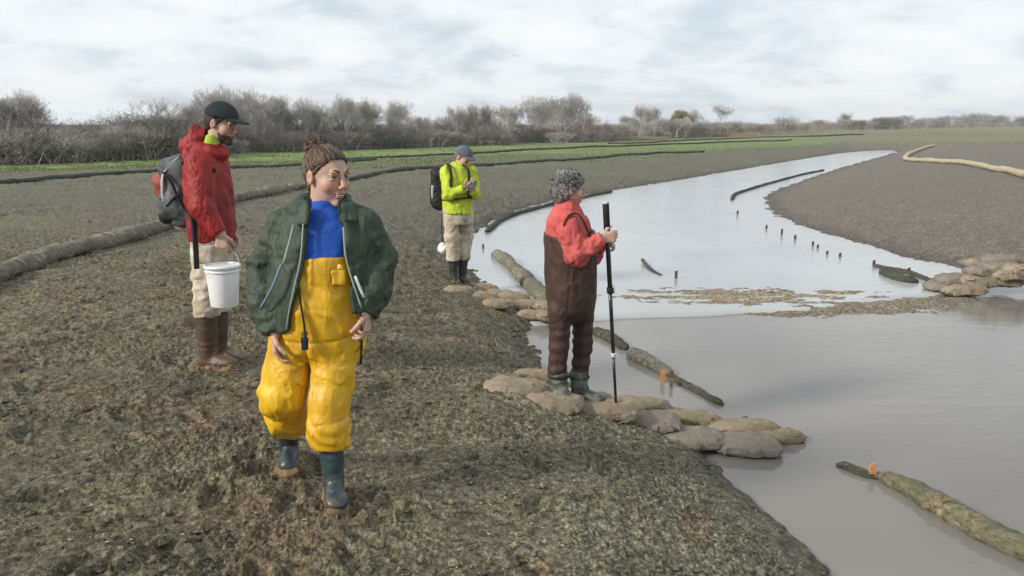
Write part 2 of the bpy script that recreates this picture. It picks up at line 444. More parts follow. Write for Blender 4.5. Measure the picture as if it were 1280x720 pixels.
# for objects that sit on the real displaced surface
_li = np.log(rr)
def hs(x, y):
    r = math.hypot(x, y); az = math.atan2(x, y)
    i = int(np.clip(np.searchsorted(rr, r) - 1, 0, nr - 2)); j = int(np.clip(round((az - ang_f[0]) / (ang_f[1] - ang_f[0])), 0, len(ang_f) - 1))
    t = (r - rr[i]) / (rr[i + 1] - rr[i]); return float(H[i, j] * (1 - t) + H[i + 1, j] * t)

# ------------------------------------------------------------------ water
def water_mat(name, base, rough, bump, sc_, stretch=(1, 3, 1)):
    m, nt, bs = new_mat(name); tc = nt.nodes.new('ShaderNodeTexCoord').outputs['Object']
    mp = nt.nodes.new('ShaderNodeMapping'); nt.links.new(tc, mp.inputs['Vector']); mp.inputs['Scale'].default_value = stretch; mp.inputs['Rotation'].default_value = (0, 0, .25)
    n1 = noise_node(nt, sc_, 3, .5, mp.outputs['Vector']); n2 = noise_node(nt, .35, 3, .5, tc); n3 = noise_node(nt, sc_ * 3.4, 2, .5, mp.outputs['Vector'])
    r = ramp(nt, n2.outputs['Fac'], [(.35, tuple(v * .9 for v in base)), (.65, tuple(v * 1.1 for v in base))]); nt.links.new(r.outputs['Color'], bs.inputs['Base Color'])
    bs.inputs['Roughness'].default_value = rough; bs.inputs['IOR'].default_value = 1.33
    fac = ramp(nt, n2.outputs['Fac'], [(.4, .25), (.62, 1)])
    mul = nt.nodes.new('ShaderNodeMath'); mul.operation = 'MULTIPLY'; nt.links.new(n1.outputs['Fac'], mul.inputs[0]); nt.links.new(fac.outputs['Color'], mul.inputs[1])
    ad = nt.nodes.new('ShaderNodeMath'); ad.operation = 'MULTIPLY_ADD'; nt.links.new(n3.outputs['Fac'], ad.inputs[0]); ad.inputs[1].default_value = .3; nt.links.new(mul.outputs[0], ad.inputs[2])
    b = nt.nodes.new('ShaderNodeBump'); b.inputs['Strength'].default_value = bump; b.inputs['Distance'].default_value = .02
    nt.links.new(ad.outputs[0], b.inputs['Height']); nt.links.new(b.outputs['Normal'], bs.inputs['Normal'])
    return m
M_LOW = water_mat('muddy pool water', (.205, .188, .166), .05, .26, 2.4)
M_UP = water_mat('shallow river water', (.38, .39, .395), .08, .34, 3.5)
dam = np.array([at(*p, WU)[:2] for p in [(520, 408), (640, 402), (690, 399), (720, 396), (760, 394), (830, 392), (900, 389), (980, 385), (1060, 379), (1120, 372), (1165, 366), (1215, 358), (1290, 350), (1500, 342)]])
dam = smooth_line(np.c_[dam, np.zeros(len(dam))], .12)[:, :2]
dam[:, 1] += .05 * vnoise2(dam[:, 0] * 3, dam[:, 0] * 0, 90)
# lower pool sheet: ends under the lip; upper sheet begins with a rolled lip
def strip(name, rows, mat, label):
    n = len(rows[0]); V = np.concatenate(rows); i = np.arange(len(rows) - 1)[:, None] * n; j = np.arange(n - 1)[None]
    Q = np.stack([i + j, i + j + 1, i + n + j + 1, i + n + j], -1).reshape(-1, 4)
    return tag(mesh_np(name, V, Q, mat), label, kind='structure')
n = len(dam)
def row(dx, dy, z): return np.c_[dam[:, 0] + dx, dam[:, 1] + dy, np.full(n, z)]
low_rows = [np.c_[np.linspace(-2, 90, n), np.full(n, -4.0), np.full(n, WL)], row(0, -.3, WL), row(0, .1, WL)]
strip('pool_water', low_rows, M_LOW, 'still brown-grey pool below the dam')
hi_rows = [row(0, -.06, WL - .02), row(0, -.045, WL + .008), row(0, -.02, WU - .012), row(0, .02, WU - .003), row(0, .12, WU), row(0, 1.5, WU), row(0, 12, WU), np.c_[np.linspace(-12, 120, n), np.full(n, 140.0), np.full(n, WU)]]
strip('river_water', hi_rows, M_UP, 'shallow pale river upstream of the dam')

# ------------------------------------------------------------------ sky and sun
SUN_EL, SUN_AZ = math.radians(28), math.radians(-120)      # azimuth measured from +Y towards +X : from the left, a little behind the camera
sd = Vector((math.sin(SUN_AZ) * math.cos(SUN_EL), math.cos(SUN_AZ) * math.cos(SUN_EL), math.sin(SUN_EL)))
sl = bpy.data.lights.new('sun', 'SUN'); so = bpy.data.objects.new('sun', sl); COL.objects.link(so)
sl.energy = 3.6; sl.angle = math.radians(9); sl.color = (1, .93, .82)
so.rotation_euler = sd.to_track_quat('Z', 'Y').to_euler(); so.location = (-20, -8, 20)
w = bpy.data.worlds.new('World'); sc.world = w; w.use_nodes = True; nt = w.node_tree
bg = nt.nodes['Background']; outw = nt.nodes['World Output']
sky = nt.nodes.new('ShaderNodeTexSky'); sky.sky_type = 'NISHITA'; sky.sun_disc = False; sky.sun_elevation = SUN_EL; sky.sun_rotation = SUN_AZ % (2 * math.pi)
nt.links.new(sky.outputs['Color'], bg.inputs['Color']); bg.inputs['Strength'].default_value = .10
tc = nt.nodes.new('ShaderNodeTexCoord'); sx = nt.nodes.new('ShaderNodeSeparateXYZ'); nt.links.new(tc.outputs['Generated'], sx.inputs[0])
zz = nt.nodes.new('ShaderNodeMath'); zz.operation = 'MAXIMUM'; nt.links.new(sx.outputs['Z'], zz.inputs[0]); zz.inputs[1].default_value = 0
za = nt.nodes.new('ShaderNodeMath'); za.operation = 'ADD'; nt.links.new(zz.outputs[0], za.inputs[0]); za.inputs[1].default_value = .28
cx = nt.nodes.new('ShaderNodeCombineXYZ')
for k in 'XY':
    dv = nt.nodes.new('ShaderNodeMath'); dv.operation = 'DIVIDE'; nt.links.new(sx.outputs[k], dv.inputs[0]); nt.links.new(za.outputs[0], dv.inputs[1]); nt.links.new(dv.outputs[0], cx.inputs[k])
n1 = noise_node(nt, 1.1, 8, .5, cx.outputs[0]); n1.inputs['Distortion'].default_value = .3
n2 = noise_node(nt, 3.0, 8, .55, cx.outputs[0]); n2.inputs['Distortion'].default_value = .25
mx = nt.nodes.new('ShaderNodeMath'); mx.operation = 'MULTIPLY_ADD'; nt.links.new(n2.outputs['Fac'], mx.inputs[0]); mx.inputs[1].default_value = .55; 
hf = nt.nodes.new('ShaderNodeMath'); hf.operation = 'MULTIPLY'; nt.links.new(n1.outputs['Fac'], hf.inputs[0]); hf.inputs[1].default_value = .5; nt.links.new(hf.outputs[0], mx.inputs[2])
cl = ramp(nt, mx.outputs[0], [(.37, (.61, .70, .785)), (.47, (.72, .80, .87)), (.54, (.88, .935, .97)), (.64, (.97, .99, 1.0))])
bg2 = nt.nodes.new('ShaderNodeBackground'); nt.links.new(cl.outputs['Color'], bg2.inputs['Color']); bg2.inputs['Strength'].default_value = 1.0
ms = nt.nodes.new('ShaderNodeMixShader'); cov = ramp(nt, n2.outputs['Fac'], [(.30, .80), (.42, .96)]); nt.links.new(cov.outputs['Color'], ms.inputs[0])
nt.links.new(bg.outputs[0], ms.inputs[1]); nt.links.new(bg2.outputs[0], ms.inputs[2]); nt.links.new(ms.outputs[0], outw.inputs[0])
sc.view_settings.view_transform = 'Standard'; sc.view_settings.look = 'None'; sc.view_settings.gamma = 1; sc.view_settings.exposure = .06
sc.render.engine = 'CYCLES'; sc.cycles.max_bounces = 5; sc.cycles.use_denoising = True
# ------------------------------------------------------------------ materials for the erosion-control things
def straw_mat(name, c1, c2, c3):
    m, nt, bs = new_mat(name); tc = nt.nodes.new('ShaderNodeTexCoord').outputs['Object']
    mp = nt.nodes.new('ShaderNodeMapping'); nt.links.new(tc, mp.inputs['Vector']); mp.inputs['Scale'].default_value = (1, 1, 2.2)
    n1 = noise_node(nt, 22, 6, .75, mp.outputs['Vector']); n2 = noise_node(nt, 3, 4, .6, tc)
    a = ramp(nt, n1.outputs['Fac'], [(.34, tuple(v * .6 for v in c2)), (.5, c1), (.64, tuple(min(1, v * 1.8) for v in c1))]); f = ramp(nt, n2.outputs['Fac'], [(.42, 0), (.62, .8)])
    c = mixc(nt, a.outputs['Color'], c3, f.outputs['Color']); nt.links.new(c, bs.inputs['Base Color']); bs.inputs['Roughness'].default_value = .9; bs.inputs['Specular IOR Level'].default_value = .2
    n3 = noise_node(nt, 60, 4, .7, mp.outputs['Vector']); b = nt.nodes.new('ShaderNodeBump'); b.inputs['Strength'].default_value = .8; b.inputs['Distance'].default_value = .015
    nt.links.new(n3.outputs['Fac'], b.inputs['Height']); nt.links.new(b.outputs['Normal'], bs.inputs['Normal']); return m
M_WAT = straw_mat('weathered fibre roll', (.20, .185, .135), (.10, .092, .068), (.13, .12, .09))
M_WATM = straw_mat('mossy fibre roll', (.185, .158, .098), (.06, .055, .036), (.11, .11, .07))
M_WATD = straw_mat('dark wet fibre roll', (.075, .075, .055), (.035, .035, .028), (.05, .055, .04))
M_WATT = straw_mat('dry pale fibre roll', (.44, .37, .26), (.28, .225, .15), (.38, .33, .24))
M_TWINE = cloth('jute twine', (.36, .29, .19), weave=1)
M_STAKE = cloth('raw pine stake', (.50, .24, .09), .8, .35, bscale=90)
M_STAKED = cloth('old grey stake', (.09, .075, .06), .85, .3)

def roll_mesh(P3, r, seed, pinch=1.9, squash=.85, taper=(1, 1)):
    """a netted fibre roll: sausage with pinches where it is tied and a lumpy skin"""
    L = smooth_line(P3, r * .22); n = len(L); ns = 22
    s = np.concatenate([[0], np.cumsum(np.linalg.norm(np.diff(L, axis=0), axis=1))]); tot = s[-1]
    k = max(1, round(tot / pinch)); ph = np.abs(np.sin(np.pi * s / tot * k))
    rad = r * (.86 + .18 * np.power(ph, .35)) * (1 + .16 * vnoise2(s * 1.7, s * 0, seed))
    endf = np.minimum(np.clip(s / (r * 1.1), .25, 1) ** .5 if taper[0] else 1, np.clip((tot - s) / (r * 1.1), .25, 1) ** .5 if taper[1] else 1)
    V, Fs = tube(L, rad * endf, ns, True)
    nn = vnoise3(V * 9, seed) * .55 + vnoise3(V * 24, seed + 1) * .45
    C = np.repeat(L, ns, 0); D = V[:n * ns] - C; ln = np.linalg.norm(D, axis=1)[:, None]
    V[:n * ns] += D / ln * (nn[:n * ns, None] * r * .26)
    V[:n * ns, 2] = C[:, 2] + (V[:n * ns, 2] - C[:, 2]) * squash
    return V, Fs, L, rad
def wattle(label, pxs, r, mat, group=None, z=None, sink=.35, pinch=1.9, seed=0, ties=True, onw=None, cat='wattle'):
    P = []
    for p in pxs:
        g = at(p[0], p[1], z) if z is not None else ground_at(p[0], p[1])
        P.append(g)
    P = smooth_line(P, max(.3, np.linalg.norm(np.array(P[0]) - np.array(P[-1])) / 60))
    for q in P:
        q[2] = (z if z is not None else hb1(q[0], q[1])) + r * (1 - sink) * .85
        if onw is not None: q[2] = onw(q)
    c = P[len(P) // 2]; root = empty('wattle', (c[0], c[1], c[2] - r), label, cat, group)
    V, Fs, L, rad = roll_mesh(P, r, seed, pinch)
    mesh_np('fibre_roll', V, Fs, mat, root)
    if ties:
        s = np.concatenate([[0], np.cumsum(np.linalg.norm(np.diff(L, axis=0), axis=1))]); tot = s[-1]; k = max(1, round(tot / pinch))
        for q in range(1, min(k, 14)):
            i = int(np.argmin(abs(s - tot * q / k))); T = L[min(i + 1, len(L) - 1)] - L[i - 1]; T /= np.linalg.norm(T)
            B = np.cross(T, (0, 0, 1)); B /= np.linalg.norm(B); N = np.cross(B, T); a = np.linspace(0, 2 * np.pi, 13)[:-1]
            ring = L[i] + rad[i] * 1.03 * (np.cos(a)[:, None] * B + .88 * np.sin(a)[:, None] * N); ring = np.vstack([ring, ring[:1]])
            V2, F2 = tube(ring, .006, 5, False); mesh_np('tie', V2, F2, M_TWINE, root)
    return root
wattle('long grey-brown fibre roll curving from the left edge to behind the red jacket', [(-110, 395), (-30, 362), (30, 340), (80, 322), (130, 310), (175, 297), (215, 284), (255, 268), (300, 251), (340, 243), (372, 238)], .125, M_WAT, seed=3, sink=.25)
wattle('dark fibre roll crossing the field behind the woman in the green jacket', [(366, 239), (436, 226), (480, 217), (540, 211), (600, 208), (660, 204), (730, 200), (800, 194), (880, 190.5)], .08, M_WATD, seed=4, sink=.3, pinch=3.5, ties=False)
wattle('dark fibre roll along the lower edge of the grass at left, beyond the rucksack', [(-120, 237), (0, 230), (60, 225), (130, 219), (200, 215), (300, 210.5), (400, 206), (470, 200.5)], .085, M_WATD, seed=5, sink=.3, pinch=3.5, ties=False)
wattle('dark fibre roll between the two brightest grass bands in the middle distance', [(430, 201), (520, 196.5), (600, 192), (700, 186.5), (800, 182.5), (900, 178.5), (990, 175)], .085, M_WATD, seed=6, sink=.3, pinch=4, ties=False)
wattle('thin dark fibre roll in front of the tree line, farthest one in the grass', [(760, 180), (850, 176.5), (930, 173.2), (1010, 171), (1080, 168.8)], .09, M_WATD, seed=7, sink=.3, pinch=4, ties=False)
wattle('pale tan fibre roll bent sharply over the top of the right bank', [(1340, 240), (1280, 222), (1240, 213.5), (1205, 206), (1170, 203.5), (1136, 201.5), (1133, 197), (1146, 190), (1158, 185.5), (1168, 183.5)], .11, M_WATT, seed=8, sink=.05, pinch=2.5, ties=False)
wattle('grey fibre roll along the left water edge behind the curly-haired woman', [(608, 291), (622, 279), (640, 270), (668, 262), (700, 254), (740, 245), (765, 240)], .06, M_WATD, z=WU, sink=.5, seed=9, ties=False)
wattle('thick mossy fibre roll in the water at the bottom right corner', [(1096, 598), (1130, 611), (1165, 633), (1205, 655), (1250, 679), (1290, 697), (1345, 722)], .075, M_WATM, z=WL, sink=.62, seed=10, pinch=1.1)
wattle('short tan fibre roll leading from the water to the sandbags left of the waders', [(619, 320), (632, 328), (645, 340), (658, 354), (672, 368), (688, 384)], .10, M_WAT, z=WU, sink=.55, seed=11, pinch=1.4, ties=False)
wattle('dark green fibre roll stub just right of the woman in brown waders', [(741, 415), (755, 421), (768, 428), (783, 438)], .062, M_WATD, z=WL, sink=.68, seed=12, ties=False)
wattle('brown end of a sunken fibre roll beside the pair of wooden stakes', [(787, 444), (800, 450), (815, 458), (829, 466), (838, 471)], .072, M_WAT, z=WL, sink=.6, seed=13, ties=False)
wattle('thin sunken fibre roll trailing right from the pair of wooden stakes', [(838, 472), (856, 482), (872, 490), (885, 498), (903, 507)], .036, M_WATD, z=WL, sink=.72, seed=14, ties=False)
wattle('barely showing fibre roll leading to the single orange stake', [(1046, 582), (1060, 586), (1078, 593), (1096, 599)], .036, M_WATD, z=WL, sink=.78, seed=15, ties=False)
wattle('curved dark fibre roll in the shallows off the tip of the right bank', [(915, 250), (918, 244), (928, 240), (950, 233), (975, 226), (1003, 218.5), (1030, 213)], .05, M_WATD, z=WU, sink=.55, seed=16, pinch=3, ties=False)
wattle('dark waterlogged fibre roll left of the right-hand sandbags', [(1101, 341), (1118, 348), (1132, 352), (1148, 353.5)], .08, M_WATD, z=WU, sink=.68, seed=17, ties=False)
wattle('slim dark fibre roll touching the right-hand sandbags from behind', [(1092, 333), (1112, 338), (1138, 343), (1160, 351), (1180, 354)], .045, M_WATD, z=WU, sink=.6, seed=18, ties=False)

# stakes
def stake(label, px, py, z, h, w_, mat, tilt=(0, 0), group=None, bird=False):
    p = at(px, py, z); R = basis((tilt[0], tilt[1], 1), (0, 1, 0)); n = 9
    tt = np.linspace(0, 1, n); V = []
    for t in tt:
        s_ = w_ * (1 + .10 * math.sin(t * 9 + px)); c = np.array([[-1, -.6], [1, -.6], [1, .6], [-1, .6]]) * s_ / 2
        o = p + np.array([tilt[0], tilt[1], 1]) * (-.35 * (1 - t) + h * t)
        V.append(np.c_[o[0] + c[:, 0], o[1] + c[:, 1], np.full(4, o[2])])
    V[-1][:, 2] += np.array([.0, .35, .25, -.05]) * w_; V = np.concatenate(V)
    i = np.arange(n - 1)[:, None] * 4; j = np.arange(4)[None]; j2 = (j + 1) % 4
    Q = np.stack([i + j, i + j2, i + 4 + j2, i + 4 + j], -1).reshape(-1, 4)
    Q = np.vstack([Q, [[(n - 1) * 4 + k for k in range(4)]], [[3, 2, 1, 0]]])
    o = mesh_np('stake', V, Q, mat, smooth=False, loc=tuple(p))
    return tag(o, label, 'stake', group)
stake('single orange wooden stake at the head of the mossy roll, bottom right', 1089, 597, WL, .085, .035, M_STAKE, (.06, .05))
stake('taller orange stake of the pair in the pool right of the walking staff', 828, 478, WL, .10, .034, M_STAKE, (.03, 0))
stake('shorter brown stake of the pair in the pool right of the walking staff', 839, 484, WL, .075, .03, straw_mat('weathered brown stake', (.20, .12, .07), (.12, .08, .05), (.15, .10, .06)), (-.03, 0))
stake('dark post standing alone in the river riffle', 845, 348, WU, .10, .04, M_STAKED)
for k, (px, py, hh, lb) in enumerate([(922, 268, .14, 'small dark peg just off the end of the curved roll in the shallows'), (958, 286, .12, 'tiny dark peg, second one in from the curved roll'), (977, 293, .17, 'tallest dark peg in the line of pegs off the right bank'), (994, 299, .12, 'small peg in midstream just nearer than the tallest peg'), (1016, 307, .12, 'left peg of the close pair off the right bank'), (1022, 310, .09, 'right peg of the close pair off the right bank'), (1034, 318, .09, 'low peg between the close pair and the nearest waterlogged roll'), (1050, 321, .10, 'low dark peg on the far side of the waterlogged rolls'), (1092, 332, .13, 'peg at the tip of the waterlogged rolls by the right-hand sandbags'), (1136, 343, .15, 'peg between the waterlogged rolls and right-hand sandbags'), (604, 311, .13, 'lone peg in the water right of the man in yellow'), (931, 525, .035, 'dark peg tip showing behind the farther end of the nearest sandbags'), (1187, 183, .30, 'small pale marker peg on the far right bank')]):
    stake(lb, px, py, (WL if py > 400 else WU) if px != 1187 else ground_at(px, py)[2], hh * .6, .034 if py > 300 else .04, M_STAKED if px != 1187 else M_WATT, (.05 * ((k % 3) - 1), 0), 'pegs in the river')
# floating / half sunk branch
P = [at(a, b, WU) + np.array([0, 0, z]) for a, b, z in ((803, 329, .05), (808, 333, .02), (816, 339, .0), (826, 344, -.01))]
V_, F_ = tube(smooth_line(P, .05), [.03] * len(smooth_line(P, .05)), 7); tag(mesh_np('driftwood', V_, F_, M_STAKED, loc=tuple(P[1])), 'short dark stick poking out of the river behind the staff', 'stick')

# ------------------------------------------------------------------ sandbags
def burlap(name, c1, c2, mud):
    m, nt, bs = new_mat(name); tc = nt.nodes.new('ShaderNodeTexCoord').outputs['Object']
    n1 = noise_node(nt, 9, 6, .7, tc); c = ramp(nt, n1.outputs['Fac'], [(.3, c2), (.62, c1)]).outputs['Color']
    n2 = noise_node(nt, 3.5, 5, .7, tc); c = mixc(nt, c, mud, ramp(nt, n2.outputs['Fac'], [(.45, 0), (.62, .85)]).outputs['Color'])
    ws = []
    for ax in ('X', 'Y'):
        w_ = nt.nodes.new('ShaderNodeTexWave'); w_.bands_direction = ax; w_.inputs['Scale'].default_value = 55; w_.inputs['Distortion'].default_value = 1.5; nt.links.new(tc, w_.inputs['Vector']); ws.append(w_)
    ad = nt.nodes.new('ShaderNodeMath'); ad.operation = 'ADD'; nt.links.new(ws[0].outputs['Fac'], ad.inputs[0]); nt.links.new(ws[1].outputs['Fac'], ad.inputs[1])
    c = mixc(nt, c, ramp(nt, ad.outputs[0], [(.2, .8), (.9, 1.1)]).outputs['Color'], 1, 'MULTIPLY')
    nt.links.new(c, bs.inputs['Base Color']); bs.inputs['Roughness'].default_value = .9; bs.inputs['Specular IOR Level'].default_value = .2
    b = nt.nodes.new('ShaderNodeBump'); b.inputs['Strength'].default_value = .35; b.inputs['Distance'].default_value = .004; nt.links.new(ad.outputs[0], b.inputs['Height'])
    b2 = nt.nodes.new('ShaderNodeBump'); b2.inputs['Strength'].default_value = .5; b2.inputs['Distance'].default_value = .012; nt.links.new(n1.outputs['Fac'], b2.inputs['Height']); nt.links.new(b.outputs['Normal'], b2.inputs['Normal'])
    nt.links.new(b2.outputs['Normal'], bs.inputs['Normal']); return m
M_BAG = [burlap('tan burlap', (.33, .265, .19), (.205, .165, .118), (.15, .125, .09)), burlap('grey-brown burlap', (.25, .212, .175), (.155, .132, .108), (.18, .152, .12)), burlap('wet stained burlap', (.31, .245, .165), (.18, .145, .095), (.14, .12, .08))]
def bag_geo(seed, lx=.27, ly=.17, lz=.075):
    r_ = np.random.default_rng(seed); s1, s2, s3 = r_.uniform(-.18, .18, 3)
    def f(P):
        x = P[:, 0]; t = np.clip(np.abs(x) / lx, 0, 1.2)
        wy = ly * (1 - .42 * t ** 4.5) * (1 + s1 * x / lx); wz = lz * (1 - .66 * t ** 3.4) * (1 + s2 * x / lx)
        zq = np.where(P[:, 2] < 0, P[:, 2] * 1.25, P[:, 2]); d = ((np.abs((P[:, 1] + s3 * .1 * np.sin(x * 8)) / wy) ** 2.7 + np.abs(zq / wz) ** 2.7) ** (1 / 2.7) - 1) * lz
        d = np.maximum(d, np.abs(x) - lx)
        crease = -.015 * np.exp(-np.abs(vnoise3(P * np.array([6, 20, 9]) + seed * 9, seed)) / .12) * (.3 + t * 1.8) - .006 * np.exp(-np.abs(vnoise3(P * np.array([13, 15, 12]) + seed * 5, seed + 2)) / .15)
        return d + .010 * vnoise3(P * 8, seed + 3) + crease
    V, Q = surfnet(f, (-lx - .03, -ly - .05, -lz - .04), (lx + .03, ly + .05, lz + .04), .0095)
    # stitched hem at one end
    a = np.linspace(-1, 1, 14); hem = np.c_[np.full(14, lx - .012) + .012 * np.cos(a * 5 + seed), a * ly * .42, .006 * np.sin(a * 7 + seed)]
    V2, F2 = tube(hem, .015, 7)
    return (V, Q), (V2, F2)
BAGS = []
for k in range(6):
    (V_, Q_), (V2, F2) = bag_geo(40 + k, lx=.27 + .015 * (k % 3), ly=.165 + .012 * (k % 2), lz=.075 + .006 * (k % 3))
    a_ = bpy.data.meshes.new('tmp'); bpy.data.meshes.remove(a_)
    BAGS.append((V_, Q_, V2, F2))
bag_cache = {}
def bag(label, px, py, z, yaw, sx, group, kind, mat, tilt=0, roll=0, sy=1, sz=1):
    """z = height of the bag's middle; px, py = its middle in the photo"""
    for _ in range(6): p = at(px, py, z); z = max(z, hb1(p[0], p[1]) + .025)
    p = at(px, py, z); key = (kind, mat)
    if key not in bag_cache:
        V_, Q_, V2, F2 = BAGS[kind]; root = empty('sandbag', (0, 0, 0), label, 'sandbag', group)
        mesh_np('sack', V_, Q_, M_BAG[mat], root); mesh_np('hem', V2, F2, M_BAG[mat], root); bag_cache[key] = root; o = root
    else: o = copy_tree(bag_cache[key])
    o.location = tuple(p); o.rotation_euler = (roll, tilt, yaw); o.scale = (sx, sx * sy, sx * sz); o['label'] = label; o['group'] = group
    return o
G1 = 'sandbags of the spur under the woman in brown waders'
near = [ # px, py, z, yaw, scale, kind, mat, sy, tilt
 (648, 487, -.40, -.10, .74, 0, 0, 1.0, .05, 'tan sandbag at the left tip of the spur, nearest the bare mud'),
 (691, 503, -.41, -.32, .58, 1, 0, 1.0, .05, 'half-hidden tan sandbag under the boots, front row'),
 (752, 513, -.40, -.08, .68, 2, 0, 1.0, .0, 'tan sandbag the walking staff stands against'),
 (810, 527, -.42, -.14, .65, 3, 1, 1.1, .0, 'grey-brown sandbag right of the foot of the walking staff'),
 (863, 548, -.43, -.14, .68, 4, 1, 1.15, .0, 'largest grey-brown sandbag at the corner of the pool'),
 (932, 556, -.46, .02, .61, 5, 1, 1.1, .0, 'rounded grey sandbag lapped by the pool, last of the front row'),
 (668, 469, -.40, -.25, .48, 1, 0, .8, .0, 'pale sandbag showing behind the left tip of the spur'),
 (730, 500, -.41, -.3, .58, 2, 0, .9, .0, 'tan sandbag directly beneath the grey boots, back row'),
 (800, 507, -.43, -.25, .66, 3, 2, .8, .0, 'muddy sandbag of the back row just right of the staff'),
 (861, 524, -.44, -.2, .66, 4, 2, .8, .0, 'stained sandbag of the back row behind the largest front bag'),
 (930, 537, -.46, .0, .68, 5, 2, .7, .0, 'flat stained sandbag of the back row beside the dark peg tip'),
 (972, 546, -.475, -.02, .56, 0, 2, .7, .0, 'half-sunk straw-coloured sandbag at the right tip of the spur'),
]
for px, py, z, yaw, s_, k, mt, sy, tl, lb in near: bag(lb, px, py, z, yaw, s_ * 1.2, G1, k, mt, tl, 0, sy, .88)
G2 = 'sandbags along the bank below the man in yellow'
mid = [(574, 364, 0, .1), (600, 371, 2, -.2), (624, 368, 1, -.5), (622, 380, 0, -.1), (645, 382, 3, -.2), (642, 371, 2, -.5), (668, 394, 4, -.05), (664, 381, 1, -.2), (688, 383, 5, 0), (690, 396, 3, 0), (604, 360, 4, -.4)]
lbs = ['leftmost sandbag of the bank row, right under the man in yellow', 'sandbag of the bank row second from the left', 'upper sandbag of the bank row at the water edge, left half', 'lower middle sandbag of the bank row', 'sandbag in the middle of the bank row beside the tan roll', 'small sandbag at the foot of the tan roll, upper row', 'long pale sandbag at the right end of the bank row', 'sandbag above the long pale one in the bank row', 'sandbag tucked behind the brown waders, upper one', 'sandbag tucked behind the brown waders, lower one', 'sandbag nearest the water beside the boots of the man in yellow']
for (px, py, k, yaw), lb in zip(mid, lbs): bag(lb, px, py, -.40 if py < 372 else -.42, yaw, .66, G2, k, (px * 7 + py) % 2 * 0 + (2 if k == 3 else 0), .04)
G3 = 'sandbags piled at the right end of the dam'
rgt = [(1182, 357, -.40, 0, .1), (1203, 362, -.42, 1, -.2), (1197, 350, -.33, 2, .3), (1219, 352, -.34, 3, -.1), (1231, 341, -.25, 4, .3), (1244, 350, -.34, 5, .1), (1248, 332, -.17, 0, .5), (1262, 343, -.25, 1, -.2), (1254, 326, -.12, 2, .2), (1276, 338, -.2, 3, .2), (1282, 348, -.32, 4, 0), (1226, 332, -.22, 5, .4), (1304, 341, -.28, 2, .2)]
l3 = ['lowest left bag of the pile at the right end of the dam', 'bag sticking into the water at the front of the right-hand pile', 'second-layer bag at the left of the right-hand pile', 'bag in the middle of the front of the right-hand pile', 'bag halfway up the left slope of the right-hand pile', 'front bag of the right-hand pile left of the frame edge', 'bag one below the top of the right-hand pile', 'bag right of centre in the second layer of the right-hand pile', 'topmost bag of the right-hand pile', 'upper bag of the right-hand pile at the frame edge', 'lowest bag of the right-hand pile at the frame edge', 'bag resting on the mud behind the right-hand pile', 'bag of the right-hand pile just cut by the frame edge']
for (px, py, z, k, yaw), lb in zip(rgt, l3): bag(lb, px, py, z, yaw, .95, G3, k, 0 if k % 2 else 1, .05 * (k - 2))

# ------------------------------------------------------------------ mud clods, debris, grass (stuff)
def lumps(name, pts, size, mat, label, cols=None, flat=.9):
    base = np.array([[1, 0, 0], [-1, 0, 0], [0, 1, 0], [0, -1, 0], [0, 0, 1], [0, 0, -1]], F32)
    tri = np.array([[4, 0, 2], [4, 2, 1], [4, 1, 3], [4, 3, 0], [5, 2, 0], [5, 1, 2], [5, 3, 1], [5, 0, 3]])
    n = len(pts); s = size[:, None, None] * rng.uniform(.55, 1.35, (n, 6, 1)); a = rng.uniform(0, 6.28, n)
    B = base[None] * s; B[:, :, 0] *= rng.uniform(.8, 1.8, n)[:, None]; B[:, :, 2] *= flat
    c_, s_ = np.cos(a)[:, None], np.sin(a)[:, None]; x = B[:, :, 0] * c_ - B[:, :, 1] * s_; y = B[:, :, 0] * s_ + B[:, :, 1] * c_
    V = np.stack([x, y, B[:, :, 2]], -1) + pts[:, None]
    Fc = (tri[None] + (np.arange(n) * 6)[:, None, None]).reshape(-1, 3)
    cc = np.repeat(cols, 6, 0) if cols is not None else None
    return tag(mesh_np(name, V.reshape(-1, 3), Fc, mat, col=cc, smooth=False), label, kind='stuff')
n = 15000; R0 = 2.1 * (14 / 2.1) ** rng.uniform(0, 1, n) ** .9; A0 = rng.uniform(-.62, .60, n)
x = np.sin(A0) * R0; y = np.cos(A0) * R0; s_ = poly_sd(x, y); ok = s_ > .05; x, y, s_ = x[ok], y[ok], s_[ok]
dens = fbm2(x * 1.5, y * 1.5, 3, 91) + rng.uniform(-.5, .5, len(x)) > -.15; x, y = x[dens], y[dens]
jj = np.clip(np.round((np.arctan2(x, y) - ang_f[0]) / (ang_f[1] - ang_f[0])).astype(int), 0, len(ang_f) - 1); ii = np.clip(np.searchsorted(rr, np.hypot(x, y)), 0, nr - 1)
zz_ = H[ii, jj]; sz = rng.gamma(2.2, .0030, len(x)) + .0025; cc = C[ii, jj] * rng.uniform(.7, 1.35, (len(x), 1))
lumps('mud_clods', np.c_[x, y, zz_ + sz * .3], np.minimum(sz, .03), M_GROUND, 'loose clods of mud strewn over the near bank', cc)
# pale bits of shell and straw
k_ = rng.choice(len(x), 420, replace=False)
m_, nt_, bs_ = new_mat('pale shell and straw bits'); bs_.inputs['Base Color'].default_value = (.42, .38, .30, 1); bs_.inputs['Roughness'].default_value = .8
lumps('debris', np.c_[x[k_], y[k_], zz_[k_] + .008], rng.uniform(.003, .009, len(k_)), m_, 'tiny pale bits of shell and straw lying on the mud', None, .3)
